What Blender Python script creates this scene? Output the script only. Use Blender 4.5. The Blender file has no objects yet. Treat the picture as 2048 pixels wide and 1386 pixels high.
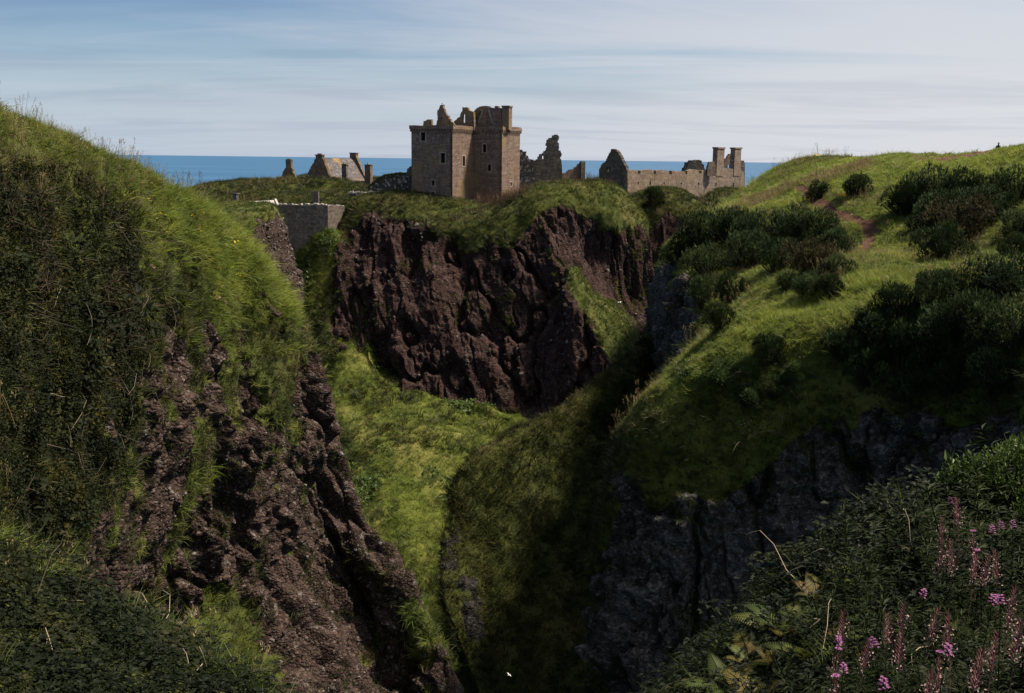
import bpy, bmesh, math, random
import numpy as np
from mathutils import Vector, Matrix
from mathutils.geometry import tessellate_polygon
random.seed(7); RNG = np.random.default_rng(11)
SC = bpy.context.scene
COL = SC.collection

# ---------------------------------------------------------------- camera, sky, sun, exposure
FPX = 1991.0; PITCH = math.radians(10.66); ROLL = math.radians(0.68); CAMZ = 58.0
_f = np.array([0, math.cos(PITCH), -math.sin(PITCH)])
_r0 = np.array([1.0, 0, 0]); _u0 = np.array([0, math.sin(PITCH), math.cos(PITCH)])
_r = math.cos(ROLL)*_r0 + math.sin(ROLL)*_u0
_u = math.cos(ROLL)*_u0 - math.sin(ROLL)*_r0
cam_d = bpy.data.cameras.new('camera'); cam = bpy.data.objects.new('camera', cam_d); COL.objects.link(cam)
cam.matrix_world = Matrix(((_r[0], _u[0], -_f[0], 0), (_r[1], _u[1], -_f[1], 0), (_r[2], _u[2], -_f[2], CAMZ), (0, 0, 0, 1)))
cam_d.sensor_width = 36.0; cam_d.lens = FPX/2048*36.0
cam_d.clip_start = 0.1; cam_d.clip_end = 200000
SC.camera = cam
SUN_AZ = math.radians(6); SUN_EL = math.radians(56)      # azimuth counted from +X (to the right) towards +Y (ahead)
sdir = Vector((math.cos(SUN_EL)*math.cos(SUN_AZ), math.cos(SUN_EL)*math.sin(SUN_AZ), math.sin(SUN_EL)))
sun_d = bpy.data.lights.new('sun', 'SUN'); sun = bpy.data.objects.new('sun', sun_d); COL.objects.link(sun)
sun_d.energy = 5.0; sun_d.angle = math.radians(8); sun_d.color = (1.0, 0.88, 0.70)
sun.rotation_euler = sdir.to_track_quat('Z', 'Y').to_euler(); sun.location = (60, 0, 140)
SC.view_settings.view_transform = 'Standard'; SC.view_settings.look = 'None'
SC.view_settings.gamma = 1.0; SC.view_settings.exposure = 1.0
SC.view_settings.use_curve_mapping = False
SC.cycles.max_bounces = 5; SC.cycles.diffuse_bounces = 3; SC.cycles.glossy_bounces = 2
SC.cycles.transmission_bounces = 3; SC.cycles.transparent_max_bounces = 6
SC.cycles.use_denoising = True
SC.cycles.caustics_reflective = False; SC.cycles.caustics_refractive = False

W_ = bpy.data.worlds.new('World'); SC.world = W_; W_.use_nodes = True
def N(nt, kind, loc=None, **kw):
    n = nt.nodes.new(kind)
    for k, v in kw.items():
        if k in n.inputs.keys() if isinstance(k, str) and k[0].isupper() else False: n.inputs[k].default_value = v
        else: setattr(n, k, v)
    return n
def math_n(nt, op, a, b=None, clamp=False):
    n = nt.nodes.new('ShaderNodeMath'); n.operation = op; n.use_clamp = clamp
    for i, x in enumerate((a, b)):
        if x is None: continue
        if isinstance(x, (int, float)): n.inputs[i].default_value = x
        else: nt.links.new(x, n.inputs[i])
    return n.outputs[0]
def ramp(nt, fac, lo, hi, a=0.0, b=1.0):
    n = nt.nodes.new('ShaderNodeMapRange'); n.interpolation_type = 'SMOOTHSTEP'
    n.inputs[1].default_value = lo; n.inputs[2].default_value = hi; n.inputs[3].default_value = a; n.inputs[4].default_value = b
    nt.links.new(fac, n.inputs[0]); return n.outputs[0]
def mixc(nt, fac, a, b, mode='MIX'):
    n = nt.nodes.new('ShaderNodeMix'); n.data_type = 'RGBA'; n.blend_type = mode
    for idx, x in ((0, fac), (6, a), (7, b)):
        if isinstance(x, (int, float)): n.inputs[idx].default_value = x
        elif isinstance(x, tuple): n.inputs[idx].default_value = x if len(x) == 4 else (*x, 1)
        else: nt.links.new(x, n.inputs[idx])
    return n.outputs[2]
def mapping(nt, vec, scale=(1, 1, 1), rot=(0, 0, 0), loc=(0, 0, 0)):
    n = nt.nodes.new('ShaderNodeMapping')
    n.inputs['Scale'].default_value = scale; n.inputs['Rotation'].default_value = rot; n.inputs['Location'].default_value = loc
    nt.links.new(vec, n.inputs[0]); return n.outputs[0]
def noise_n(nt, vec, scale, detail=4, rough=0.55, dist=0.0):
    n = nt.nodes.new('ShaderNodeTexNoise'); n.inputs['Scale'].default_value = scale
    n.inputs['Detail'].default_value = detail; n.inputs['Roughness'].default_value = rough; n.inputs['Distortion'].default_value = dist
    if vec is not None: nt.links.new(vec, n.inputs['Vector'])
    return n.outputs['Fac']

nt = W_.node_tree; nt.nodes.clear()
sky = nt.nodes.new('ShaderNodeTexSky'); sky.sky_type = 'NISHITA'; sky.sun_disc = False
sky.sun_elevation = SUN_EL; sky.sun_rotation = math.radians(90) - SUN_AZ
sky.altitude = 50; sky.air_density = 1.0; sky.dust_density = 0.5; sky.ozone_density = 1.6
tc = nt.nodes.new('ShaderNodeTexCoord'); sx = nt.nodes.new('ShaderNodeSeparateXYZ'); nt.links.new(tc.outputs['Generated'], sx.inputs[0])
up = math_n(nt, 'MAXIMUM', sx.outputs[2], 0.0)
den = math_n(nt, 'ADD', up, 0.075)
cb = nt.nodes.new('ShaderNodeCombineXYZ')
nt.links.new(math_n(nt, 'DIVIDE', sx.outputs[0], den), cb.inputs[0]); nt.links.new(math_n(nt, 'DIVIDE', sx.outputs[1], den), cb.inputs[1])
# a veil of thin high cloud: long streaks on a plane overhead, thicker towards the sun
s1 = noise_n(nt, mapping(nt, cb.outputs[0], (0.16, 0.42, 1), (0, 0, 0.15)), 1.0, 7, 0.6, 0.6)
s2 = noise_n(nt, mapping(nt, cb.outputs[0], (0.055, 0.12, 1), (0, 0, 0.1), (3.1, 7.7, 0)), 1.0, 4, 0.5, 0.3)
low = ramp(nt, up, 0.0, 0.17, 1.0, 0.0)
side = ramp(nt, sx.outputs[0], -0.5, 0.45, 0.0, 1.0)
cov = math_n(nt, 'ADD', math_n(nt, 'MULTIPLY', side, 0.17), math_n(nt, 'ADD', math_n(nt, 'MULTIPLY', low, 0.12), ramp(nt, up, 0.2, 0.6, 0.0, 0.07)))  # last term adds unseen cloud overhead to brighten the ambient light
dens = math_n(nt, 'ADD', math_n(nt, 'ADD', math_n(nt, 'MULTIPLY', s1, 0.6), math_n(nt, 'MULTIPLY', s2, 0.4)), cov)
cl = ramp(nt, dens, 0.54, 0.72, 0.0, 0.85)
s3 = noise_n(nt, mapping(nt, cb.outputs[0], (0.30, 0.75, 1), (0, 0, 0.2), (9.1, 2.7, 0)), 1.0, 6, 0.6, 0.5)
grey = ramp(nt, s3, 0.48, 0.62, 0.0, 0.55)
cloudcol = mixc(nt, side, (4.5, 5.1, 6.2), (7.0, 7.1, 7.5))
deep = mixc(nt, 1.0, sky.outputs[0], (0.76, 0.84, 0.95), 'MULTIPLY')
haze = mixc(nt, ramp(nt, up, 0.0, 0.14, 0.85, 0.0), deep, mixc(nt, side, (5.3, 6.2, 7.3), (6.5, 6.9, 7.6)))
final = mixc(nt, cl, haze, cloudcol)
final = mixc(nt, grey, final, mixc(nt, 1.0, final, (0.80, 0.82, 0.87), 'MULTIPLY'))
s4 = noise_n(nt, mapping(nt, cb.outputs[0], (0.22, 1.1, 1), (0, 0, 0.12), (1.7, 5.2, 0)), 1.0, 7, 0.62, 0.8)
final = mixc(nt, ramp(nt, s4, 0.52, 0.68, 0.0, 0.35), final, mixc(nt, side, (5.3, 5.9, 6.8), (7.3, 7.4, 7.6)))
bg = nt.nodes.new('ShaderNodeBackground'); bg.inputs[1].default_value = 0.051
nt.links.new(final, bg.inputs[0])
wo = nt.nodes.new('ShaderNodeOutputWorld'); nt.links.new(bg.outputs[0], wo.inputs[0])

# ---------------------------------------------------------------- helpers
def W(px, py, d):
    """World point on the sight line of photo pixel (px, py) at d metres ahead."""
    v = _f + _r*((px-1024)/FPX) + _u*((693-py)/FPX)
    return np.array([0, 0, CAMZ]) + v*(d/v[1])
def proj(P):
    q = np.asarray(P, float) - np.array([0, 0, CAMZ]); z = q@_f
    z = np.where(np.abs(z) < 1e-6, 1e-6, z)
    return 1024 + FPX*(q@_r)/z, 693 - FPX*(q@_u)/z, z
def hashn(i, j, k, seed):
    n = (i*374761393 + j*668265263 + k*2147483647 + seed*1274126177) & 0x7fffffff
    n = ((n ^ (n >> 13))*1274126177) & 0x7fffffff
    n = ((n ^ (n >> 16))*668265263) & 0x7fffffff
    return ((n ^ (n >> 15)) & 0xffff)/65535.0
def vnoise(p, seed=0):
    p = np.asarray(p, float); f0 = np.floor(p); f = p - f0; i = f0.astype(np.int64); u = f*f*f*(f*(f*6-15)+10)
    out = 0
    for a in (0, 1):
        wa = u[..., 0] if a else 1-u[..., 0]
        for b in (0, 1):
            wb = u[..., 1] if b else 1-u[..., 1]
            for c in (0, 1):
                wc = u[..., 2] if c else 1-u[..., 2]
                out = out + wa*wb*wc*hashn(i[..., 0]+a, i[..., 1]+b, i[..., 2]+c, seed)
    return out*2-1
def fbm(p, oct=4, seed=0, gain=0.5):
    s = 0; a = 1.0; t = 0; q = np.asarray(p, float)
    for o in range(oct):
        s = s + a*vnoise(q, seed+o*17); t += a; a *= gain; q = q*2.03 + 5.7
    return s/t
def ridged(p, oct=4, seed=0):
    s = 0; a = 1.0; t = 0; q = np.asarray(p, float)
    for o in range(oct):
        s = s + a*(1-2*np.abs(vnoise(q, seed+o*31))); t += a; a *= 0.5; q = q*2.07 + 3.1
    return s/t
def sstep(x, a, b):
    t = np.clip((x-a)/(b-a), 0, 1); return t*t*(3-2*t)

def mesh_np(name, V, F, smooth=True, attrs=None, uv=None):
    me = bpy.data.meshes.new(name); V = np.asarray(V, np.float32); F = np.asarray(F, np.int32); k = F.shape[1]
    me.vertices.add(len(V)); me.vertices.foreach_set('co', V.ravel())
    me.loops.add(F.size); me.loops.foreach_set('vertex_index', F.ravel())
    me.polygons.add(len(F)); me.polygons.foreach_set('loop_start', np.arange(0, F.size, k, dtype=np.int32))
    me.polygons.foreach_set('use_smooth', np.full(len(F), smooth))
    for an, av in (attrs or {}).items():
        at = me.attributes.new(an, 'FLOAT', 'POINT'); at.data.foreach_set('value', np.asarray(av, np.float32).ravel())
    if uv is not None:
        l = me.uv_layers.new(name='UVMap'); l.data.foreach_set('uv', np.asarray(uv, np.float32)[F.ravel()].ravel())
    me.update(calc_edges=True); return me
def link(name, me, mat=None, parent=None, kind=None):
    o = bpy.data.objects.new(name, me); COL.objects.link(o)
    if mat is not None:
        for m in (mat if isinstance(mat, (list, tuple)) else [mat]): me.materials.append(m)
    if parent is not None: o.parent = parent
    if kind: o['kind'] = kind
    return o
def tag(o, label, cat, group=None):
    o['label'] = label; o['category'] = cat; o['kind'] = 'thing'
    if group: o['group'] = group
    return o
def thing(name, label, cat, loc, group=None, rz=0.0):
    o = bpy.data.objects.new(name, None); COL.objects.link(o); o.location = tuple(float(x) for x in loc); o.rotation_euler = (0, 0, rz)
    o.empty_display_size = 0.3
    return tag(o, label, cat, group)

class Net:
    """A sheet of terrain through a net of control points; rows of (px, py, d, rock) or of finished (x, y, z, rock, 1)."""
    def __init__(s, rows, n0, n1):
        A = []
        for row in rows:
            A.append([np.array([*W(p[0], p[1], p[2]), p[3] if len(p) > 3 else 0.0]) if len(p) < 5 else np.array(p[:4], float) for p in row])
        A = np.array(A, float)
        A = s.refine(A, n0, 0); A = s.refine(A, n1, 1)
        s.P = A[..., :3]; s.rock = np.clip(A[..., 3], 0, 1)
    @staticmethod
    def refine(A, n, axis):
        A = np.moveaxis(A, axis, 0); R = len(A)
        h = np.linalg.norm(np.diff(A[..., :3], axis=0), axis=-1).mean(axis=1) + 1e-6
        cum = np.concatenate([[0], np.cumsum(h)])
        # equal steps in the picture-independent chord length, a little denser where the net is denser
        w = np.sqrt(h); cw = np.concatenate([[0], np.cumsum(w)]); t = np.interp(np.linspace(0, cw[-1], n), cw, np.arange(R))
        hh = h[:, None, None]
        dl = np.diff(A, axis=0)/hh
        m = np.empty_like(A); m[0] = dl[0]; m[-1] = dl[-1]
        if R > 2: m[1:-1] = (dl[1:]*hh[:-1] + dl[:-1]*hh[1:])/(hh[:-1]+hh[1:])
        i = np.minimum(t.astype(int), R-2); f = (t-i)[:, None, None]; H = h[i][:, None, None]
        h00 = 2*f**3-3*f**2+1; h10 = f**3-2*f**2+f; h01 = -2*f**3+3*f**2; h11 = f**3-f**2
        out = h00*A[i] + h10*H*m[i] + h01*A[i+1] + h11*H*m[i+1]
        return np.moveaxis(out, 0, axis)
    def normals(s):
        P = s.P; a = np.gradient(P, axis=0); b = np.gradient(P, axis=1); n = np.cross(a, b)
        n /= np.linalg.norm(n, axis=-1, keepdims=True)+1e-9
        if n[..., 2].sum() < 0: n = -n; s.flip = True
        else: s.flip = False
        return n
    def blur_normals(s, k=3):
        n = s.normals()
        for _ in range(k):
            q = np.pad(n, ((1, 1), (1, 1), (0, 0)), 'edge')
            n = (q[:-2, 1:-1]+q[2:, 1:-1]+q[1:-1, :-2]+q[1:-1, 2:]+2*n)
            n /= np.linalg.norm(n, axis=-1, keepdims=True)+1e-9
        return n
    def displace(s, amt): s.P = s.P + s.blur_normals()*amt[..., None]
    def build(s, name, mat, attrs=None, kind='structure'):
        R, C = s.P.shape[:2]; s.n = s.normals()
        idx = np.arange(R*C).reshape(R, C)
        F = np.stack([idx[:-1, :-1], idx[1:, :-1], idx[1:, 1:], idx[:-1, 1:]], -1).reshape(-1, 4)
        if s.flip: F = F[:, ::-1]
        at = {'rock': s.rock.ravel()}
        for k, v in (attrs or {}).items(): at[k] = v.ravel()
        return link(name, mesh_np(name, s.P.reshape(-1, 3), F, True, at), mat, None, kind)
    def sample(s, dens, mask, lod=(60., 0.8, 1.8), seed=1, pad=60):
        pad = getattr(s, 'pad', 160)
        """Points on the sheet: dens per square metre at scale 1, thinned where they can be larger, only where the picture can see."""
        rng = np.random.default_rng(seed); P = s.P
        c = (P[:-1, :-1]+P[1:, :-1]+P[1:, 1:]+P[:-1, 1:])/4
        area = np.linalg.norm(np.cross(P[1:, 1:]-P[:-1, :-1], P[1:, :-1]-P[:-1, 1:]), axis=-1)/2
        n = (s.n[:-1, :-1]+s.n[1:, 1:])/2; m = (mask[:-1, :-1]+mask[1:, 1:])/2
        x, y, z = proj(c); dist = np.linalg.norm(c-np.array([0, 0, CAMZ]), axis=-1)
        ok = (x > -pad) & (x < 2048+pad) & (y > -pad) & (y < 1386+pad*2.5) & (z > 1)
        face = ((np.array([0, 0, CAMZ])-c)*n).sum(-1)/dist
        ok &= face > -0.25
        sc = np.clip(dist/lod[0], lod[1], lod[2])
        w = (area*m*ok*dens/sc**2).ravel(); tot = w.sum(); num = int(tot)
        if num == 0: return None
        pick = rng.choice(len(w), num, p=w/tot); i, j = np.unravel_index(pick, c.shape[:2])
        a, b = rng.random(num)[:, None], rng.random(num)[:, None]
        p = (P[i, j]*(1-a)*(1-b)+P[i+1, j]*a*(1-b)+P[i+1, j+1]*a*b+P[i, j+1]*(1-a)*b)
        return p, n[i, j], sc[i, j]

def eul(axis, yaw):
    """Euler XYZ that turns +Z to axis after a spin of yaw about Z."""
    z = axis/np.linalg.norm(axis, axis=1, keepdims=True)
    ref = np.where(np.abs(z[:, :1]) < 0.9, np.array([[1., 0, 0]]), np.array([[0, 1., 0]]))
    x = np.cross(ref, z); x /= np.linalg.norm(x, axis=1, keepdims=True); y = np.cross(z, x)
    c, s_ = np.cos(yaw)[:, None], np.sin(yaw)[:, None]
    X = x*c+y*s_; Y = -x*s_+y*c
    return np.stack([np.arctan2(Y[:, 2], z[:, 2]), -np.arcsin(np.clip(X[:, 2], -1, 1)), np.arctan2(X[:, 1], X[:, 0])], 1)
_src = {}
def source(name, meshes):
    c = bpy.data.collections.new(name)
    for k, me in enumerate(meshes): c.objects.link(bpy.data.objects.new(name, me))
    _src[name] = (c, len(meshes)); return name
def scatter(name, src, p, axis, scl, seed=0, zscale=None):
    """One object of kind stuff: the source plants set on points by geometry nodes."""
    rng = np.random.default_rng(seed+99); n = len(p); c, k = _src[src]
    me = bpy.data.meshes.new(name); me.vertices.add(n); me.vertices.foreach_set('co', np.asarray(p, np.float32).ravel())
    e = eul(axis, rng.random(n)*6.283)
    a = me.attributes.new('turn', 'FLOAT_VECTOR', 'POINT'); a.data.foreach_set('vector', e.astype(np.float32).ravel())
    a = me.attributes.new('size', 'FLOAT', 'POINT'); a.data.foreach_set('value', np.asarray(scl, np.float32))
    a = me.attributes.new('pick', 'INT', 'POINT'); a.data.foreach_set('value', rng.integers(0, k, n).astype(np.int32))
    o = link(name, me, None, None, 'stuff')
    g = bpy.data.node_groups.new(name, 'GeometryNodeTree')
    g.interface.new_socket('Geometry', in_out='INPUT', socket_type='NodeSocketGeometry')
    g.interface.new_socket('Geometry', in_out='OUTPUT', socket_type='NodeSocketGeometry')
    gi = g.nodes.new('NodeGroupInput'); go = g.nodes.new('NodeGroupOutput')
    ci = g.nodes.new('GeometryNodeCollectionInfo'); ci.inputs[0].default_value = c; ci.inputs['Separate Children'].default_value = True; ci.inputs['Reset Children'].default_value = True
    ip = g.nodes.new('GeometryNodeInstanceOnPoints'); ip.inputs['Pick Instance'].default_value = True
    def na(t, nm):
        q = g.nodes.new('GeometryNodeInputNamedAttribute'); q.data_type = t; q.inputs[0].default_value = nm; return q.outputs[0]
    er = g.nodes.new('FunctionNodeEulerToRotation')
    g.links.new(na('FLOAT_VECTOR', 'turn'), er.inputs[0]); g.links.new(er.outputs[0], ip.inputs['Rotation'])
    g.links.new(na('FLOAT', 'size'), ip.inputs['Scale']); g.links.new(na('INT', 'pick'), ip.inputs['Instance Index'])
    g.links.new(gi.outputs[0], ip.inputs['Points']); g.links.new(ci.outputs[0], ip.inputs['Instance']); g.links.new(ip.outputs[0], go.inputs[0])
    md = o.modifiers.new('scatter', 'NODES'); md.node_group = g
    return o

def region(net, poly, soft=25):
    """Weight of sheet points inside an area outlined as the photograph shows it."""
    x, y, z = proj(net.P); inside = np.zeros(x.shape, bool); n = len(poly)
    for i in range(n):
        x0, y0 = poly[i]; x1, y1 = poly[(i+1) % n]
        c = ((y0 > y) != (y1 > y)); xi = (x1-x0)*(y-y0)/(y1-y0+1e-9)+x0; inside ^= c & (x < xi)
    m = inside.astype(float)
    for _ in range(soft//2):
        q = np.pad(m, 1, 'edge'); m = (q[:-2, 1:-1]+q[2:, 1:-1]+q[1:-1, :-2]+q[1:-1, 2:]+m)/5
    return m

# ---------------------------------------------------------------- materials
def mat_new(name):
    m = bpy.data.materials.new(name); m.use_nodes = True; m.node_tree.nodes.clear(); return m, m.node_tree
def finish(nt, col, rough=0.9, bump=None, bstr=0.5, bdist=0.1, spec=0.2, trans=0.0):
    out = nt.nodes.new('ShaderNodeOutputMaterial'); b = nt.nodes.new('ShaderNodeBsdfPrincipled')
    if isinstance(col, tuple): b.inputs['Base Color'].default_value = (*col, 1)
    else: nt.links.new(col, b.inputs['Base Color'])
    if isinstance(rough, (int, float)): b.inputs['Roughness'].default_value = rough
    else: nt.links.new(rough, b.inputs['Roughness'])
    b.inputs['Specular IOR Level'].default_value = spec
    if bump is not None:
        bn = nt.nodes.new('ShaderNodeBump'); bn.inputs['Strength'].default_value = bstr; bn.inputs['Distance'].default_value = bdist
        nt.links.new(bump, bn.inputs['Height']); nt.links.new(bn.outputs[0], b.inputs['Normal'])
    if trans > 0:
        t = nt.nodes.new('ShaderNodeBsdfTranslucent'); mx = nt.nodes.new('ShaderNodeMixShader'); mx.inputs[0].default_value = trans
        if isinstance(col, tuple): t.inputs[0].default_value = (*col, 1)
        else: nt.links.new(col, t.inputs[0])
        nt.links.new(b.outputs[0], mx.inputs[1]); nt.links.new(t.outputs[0], mx.inputs[2]); nt.links.new(mx.outputs[0], out.inputs[0])
    else: nt.links.new(b.outputs[0], out.inputs[0])
def objco(nt): return nt.nodes.new('ShaderNodeTexCoord').outputs['Object']
def attr(nt, name):
    a = nt.nodes.new('ShaderNodeAttribute'); a.attribute_name = name; return a.outputs['Fac']
def voro(nt, vec, scale, feature='F1', rnd=1.0):
    v = nt.nodes.new('ShaderNodeTexVoronoi'); v.feature = feature; v.inputs['Scale'].default_value = scale; v.inputs['Randomness'].default_value = rnd
    nt.links.new(vec, v.inputs['Vector']); return v

def terrain_mat(name, rock_a, rock_b, lichen, grass_a, grass_b, grass_c, pebble=4.0, soil=(0.085, 0.042, 0.030), lich=0.6, stretch=0.35):
    m, nt = mat_new(name); co = objco(nt)
    n_big = noise_n(nt, co, 0.11, 4, 0.55); n_mid = noise_n(nt, co, 0.7, 5, 0.6); n_fine = noise_n(nt, co, 4.5, 4, 0.6)
    st = mapping(nt, co, (1, 1, stretch))
    n_str = noise_n(nt, st, 0.55, 6, 0.62, 0.4)
    r = attr(nt, 'rock')
    rk = ramp(nt, math_n(nt, 'ADD', r, math_n(nt, 'MULTIPLY', math_n(nt, 'SUBTRACT', n_fine, 0.5), 0.35)), 0.36, 0.58)
    vc = voro(nt, mapping(nt, co, (1, 1, 1.35)), pebble); vs = voro(nt, co, pebble*2.7)
    sepc = nt.nodes.new('ShaderNodeSeparateColor'); nt.links.new(vc.outputs['Color'], sepc.inputs[0])
    rc = mixc(nt, ramp(nt, n_str, 0.35, 0.68), rock_a, rock_b)
    rc = mixc(nt, ramp(nt, sepc.outputs[0], 0.62, 1.0, 0.0, 0.75), rc, tuple(min(1, x*1.9) for x in rock_b))
    rc = mixc(nt, ramp(nt, sepc.outputs[1], 0.55, 1.0, 0.0, 0.7), rc, tuple(x*0.45 for x in rock_a))
    n_l = noise_n(nt, co, 1.3, 7, 0.72)
    rc = mixc(nt, ramp(nt, n_l, 0.565, 0.66, 0.0, lich), rc, lichen)
    gc = mixc(nt, ramp(nt, n_mid, 0.35, 0.68), grass_a, grass_b)
    gc = mixc(nt, ramp(nt, n_big, 0.50, 0.70, 0.0, 0.75), gc, grass_c)
    gc = mixc(nt, ramp(nt, n_fine, 0.5, 0.8, 0.0, 0.5), gc, tuple(x*0.5 for x in grass_a))
    p = attr(nt, 'path')
    gc = mixc(nt, ramp(nt, math_n(nt, 'ADD', p, math_n(nt, 'MULTIPLY', math_n(nt, 'SUBTRACT', n_fine, 0.5), 0.5)), 0.4, 0.65), gc, soil)
    col = mixc(nt, rk, gc, rc)
    h = math_n(nt, 'ADD', math_n(nt, 'MULTIPLY', vc.outputs['Distance'], -0.9), math_n(nt, 'ADD', math_n(nt, 'MULTIPLY', vs.outputs['Distance'], -0.35), math_n(nt, 'MULTIPLY', n_str, 1.2)))
    hg = math_n(nt, 'ADD', n_fine, n_mid)
    hm = nt.nodes.new('ShaderNodeMix'); nt.links.new(rk, hm.inputs[0]); nt.links.new(hg, hm.inputs[2]); nt.links.new(h, hm.inputs[3])
    finish(nt, col, 0.92, hm.outputs[0], 0.9, 0.28, 0.12)
    return m
def leaf_mat(name, cols, trans=0.3, rough=0.6, nscale=0.25, spec=0.25, jitter=0.5, vjit=0.35):
    """Blades and leaves: colour by where the plant stands and by plant."""
    m, nt = mat_new(name); oi = nt.nodes.new('ShaderNodeObjectInfo')
    geo = nt.nodes.new('ShaderNodeNewGeometry')
    n1 = noise_n(nt, geo.outputs['Position'], nscale, 3, 0.6)
    f = math_n(nt, 'ADD', math_n(nt, 'MULTIPLY', math_n(nt, 'SUBTRACT', n1, 0.5), 2.2), math_n(nt, 'MULTIPLY', oi.outputs['Random'], jitter))
    cr = nt.nodes.new('ShaderNodeValToRGB'); e = cr.color_ramp.elements
    while len(e) < len(cols): e.new(0.5)
    for k, c in enumerate(cols): e[k].position = k/(len(cols)-1)*0.9+0.02; e[k].color = (*c, 1)
    nt.links.new(f, cr.inputs[0])
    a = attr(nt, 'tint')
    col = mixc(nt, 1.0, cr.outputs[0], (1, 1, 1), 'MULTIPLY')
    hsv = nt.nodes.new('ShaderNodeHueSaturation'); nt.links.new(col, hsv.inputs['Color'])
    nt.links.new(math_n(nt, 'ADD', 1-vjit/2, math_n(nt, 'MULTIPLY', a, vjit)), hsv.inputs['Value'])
    finish(nt, hsv.outputs[0], rough, None, spec=spec, trans=trans)
    return m
def plain_mat(name, col, rough=0.8, var=0.3, scale=3.0, spec=0.2, bump=0.0):
    m, nt = mat_new(name); co = objco(nt); n = noise_n(nt, co, scale, 4, 0.6)
    c = mixc(nt, ramp(nt, n, 0.3, 0.7), tuple(x*(1-var) for x in col), tuple(min(1, x*(1+var)) for x in col))
    finish(nt, c, rough, n if bump else None, bump, 0.05, spec); return m
def stone_mat(name, base_a, base_b, ochre, moss, och_amt=0.5, bw=0.42, bh=0.24, pale=(0.40, 0.37, 0.33), pale_amt=0.4):
    """Coursed rubble: stones from warped courses, weathering and lichen in patches."""
    m, nt = mat_new(name); tcn = nt.nodes.new('ShaderNodeTexCoord'); uv = tcn.outputs['UV']; co = tcn.outputs['Object']
    wn = nt.nodes.new('ShaderNodeTexNoise'); wn.inputs['Scale'].default_value = 1.6; wn.inputs['Detail'].default_value = 3; nt.links.new(uv, wn.inputs['Vector'])
    vm = nt.nodes.new('ShaderNodeVectorMath'); vm.operation = 'MULTIPLY_ADD'; vm.inputs[1].default_value = (0.22, 0.16, 0); nt.links.new(wn.outputs['Color'], vm.inputs[0]); nt.links.new(uv, vm.inputs[2])
    br = nt.nodes.new('ShaderNodeTexBrick'); br.inputs['Scale'].default_value = 1.0; br.inputs['Brick Width'].default_value = bw; br.inputs['Row Height'].default_value = bh
    br.inputs['Mortar Size'].default_value = 0.03; br.inputs['Mortar Smooth'].default_value = 0.6; br.inputs['Bias'].default_value = 0.0; br.offset = 0.43; br.squash = 0.7; br.squash_frequency = 3
    br.inputs['Color1'].default_value = (*base_a, 1); br.inputs['Color2'].default_value = (*base_b, 1); br.inputs['Mortar'].default_value = (*[x*0.45 for x in base_a], 1)
    nt.links.new(vm.outputs[0], br.inputs['Vector'])
    vc = voro(nt, uv, 2.6); sp = nt.nodes.new('ShaderNodeSeparateColor'); nt.links.new(vc.outputs['Color'], sp.inputs[0])
    nb = noise_n(nt, mapping(nt, uv, (0.35, 2.6, 1)), 1.0, 5, 0.7, 0.4); nw = noise_n(nt, mapping(nt, uv, (1.3, 0.10, 1)), 1.0, 4, 0.6, 0.2)
    c = mixc(nt, ramp(nt, nb, 0.36, 0.64, 0, 0.75), br.outputs['Color'], tuple(x*0.55 for x in base_a))
    c = mixc(nt, ramp(nt, nw, 0.52, 0.72, 0, 0.5), c, tuple(x*0.6 for x in moss))
    c = mixc(nt, ramp(nt, sp.outputs[0], 0.72, 0.98, 0, pale_amt*.7), c, pale)
    c = mixc(nt, ramp(nt, sp.outputs[1], 0.6, 1.0, 0, 0.6), c, tuple(x*0.45 for x in base_a))
    n1 = noise_n(nt, co, 0.22, 5, 0.6); n2 = noise_n(nt, mapping(nt, co, (1, 1, 0.22)), 0.9, 5, 0.6, 0.3); n3 = noise_n(nt, co, 5.0, 4, 0.65)
    c = mixc(nt, ramp(nt, n1, 0.46, 0.62, 0, och_amt), c, ochre)
    c = mixc(nt, ramp(nt, n2, 0.54, 0.70, 0, 0.55), c, moss)
    c = mixc(nt, ramp(nt, n3, 0.5, 0.75, 0, 0.35), c, tuple(x*0.5 for x in base_a))
    h = math_n(nt, 'ADD', math_n(nt, 'MULTIPLY', br.outputs['Fac'], -1.0), math_n(nt, 'MULTIPLY', n3, 0.8))
    finish(nt, c, 0.93, h, 0.9, 0.12, 0.12); return m

# ---------------------------------------------------------------- sea
def sea():
    m, nt = mat_new('sea water'); co = objco(nt)
    n1 = noise_n(nt, mapping(nt, co, (1, 0.35, 1)), 0.09, 6, 0.65); n2 = noise_n(nt, mapping(nt, co, (0.22, 1, 1)), 0.0035, 7, 0.68)
    c = mixc(nt, ramp(nt, n2, 0.35, 0.7), (0.022, 0.075, 0.155), (0.042, 0.115, 0.215))
    c = mixc(nt, ramp(nt, n1, 0.45, 0.75, 0, 0.5), c, (0.055, 0.13, 0.23))
    finish(nt, c, 0.45, n1, 1.0, 1.2, 0.10)
    xs = np.array([-90000, -9000, -1500, -400, 0, 400, 1500, 9000, 90000.]); ys = np.array([-400, 0, 150, 300, 700, 2000, 8000, 30000, 150000.])
    X, Y = np.meshgrid(xs, ys, indexing='ij'); V = np.stack([X, Y, X*0], -1).reshape(-1, 3)
    i = np.arange(V.shape[0]).reshape(X.shape); F = np.stack([i[:-1, :-1], i[1:, :-1], i[1:, 1:], i[:-1, 1:]], -1).reshape(-1, 4)
    o = link('sea', mesh_np('sea', V, F, False), m, None, 'structure'); return o
sea()

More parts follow.
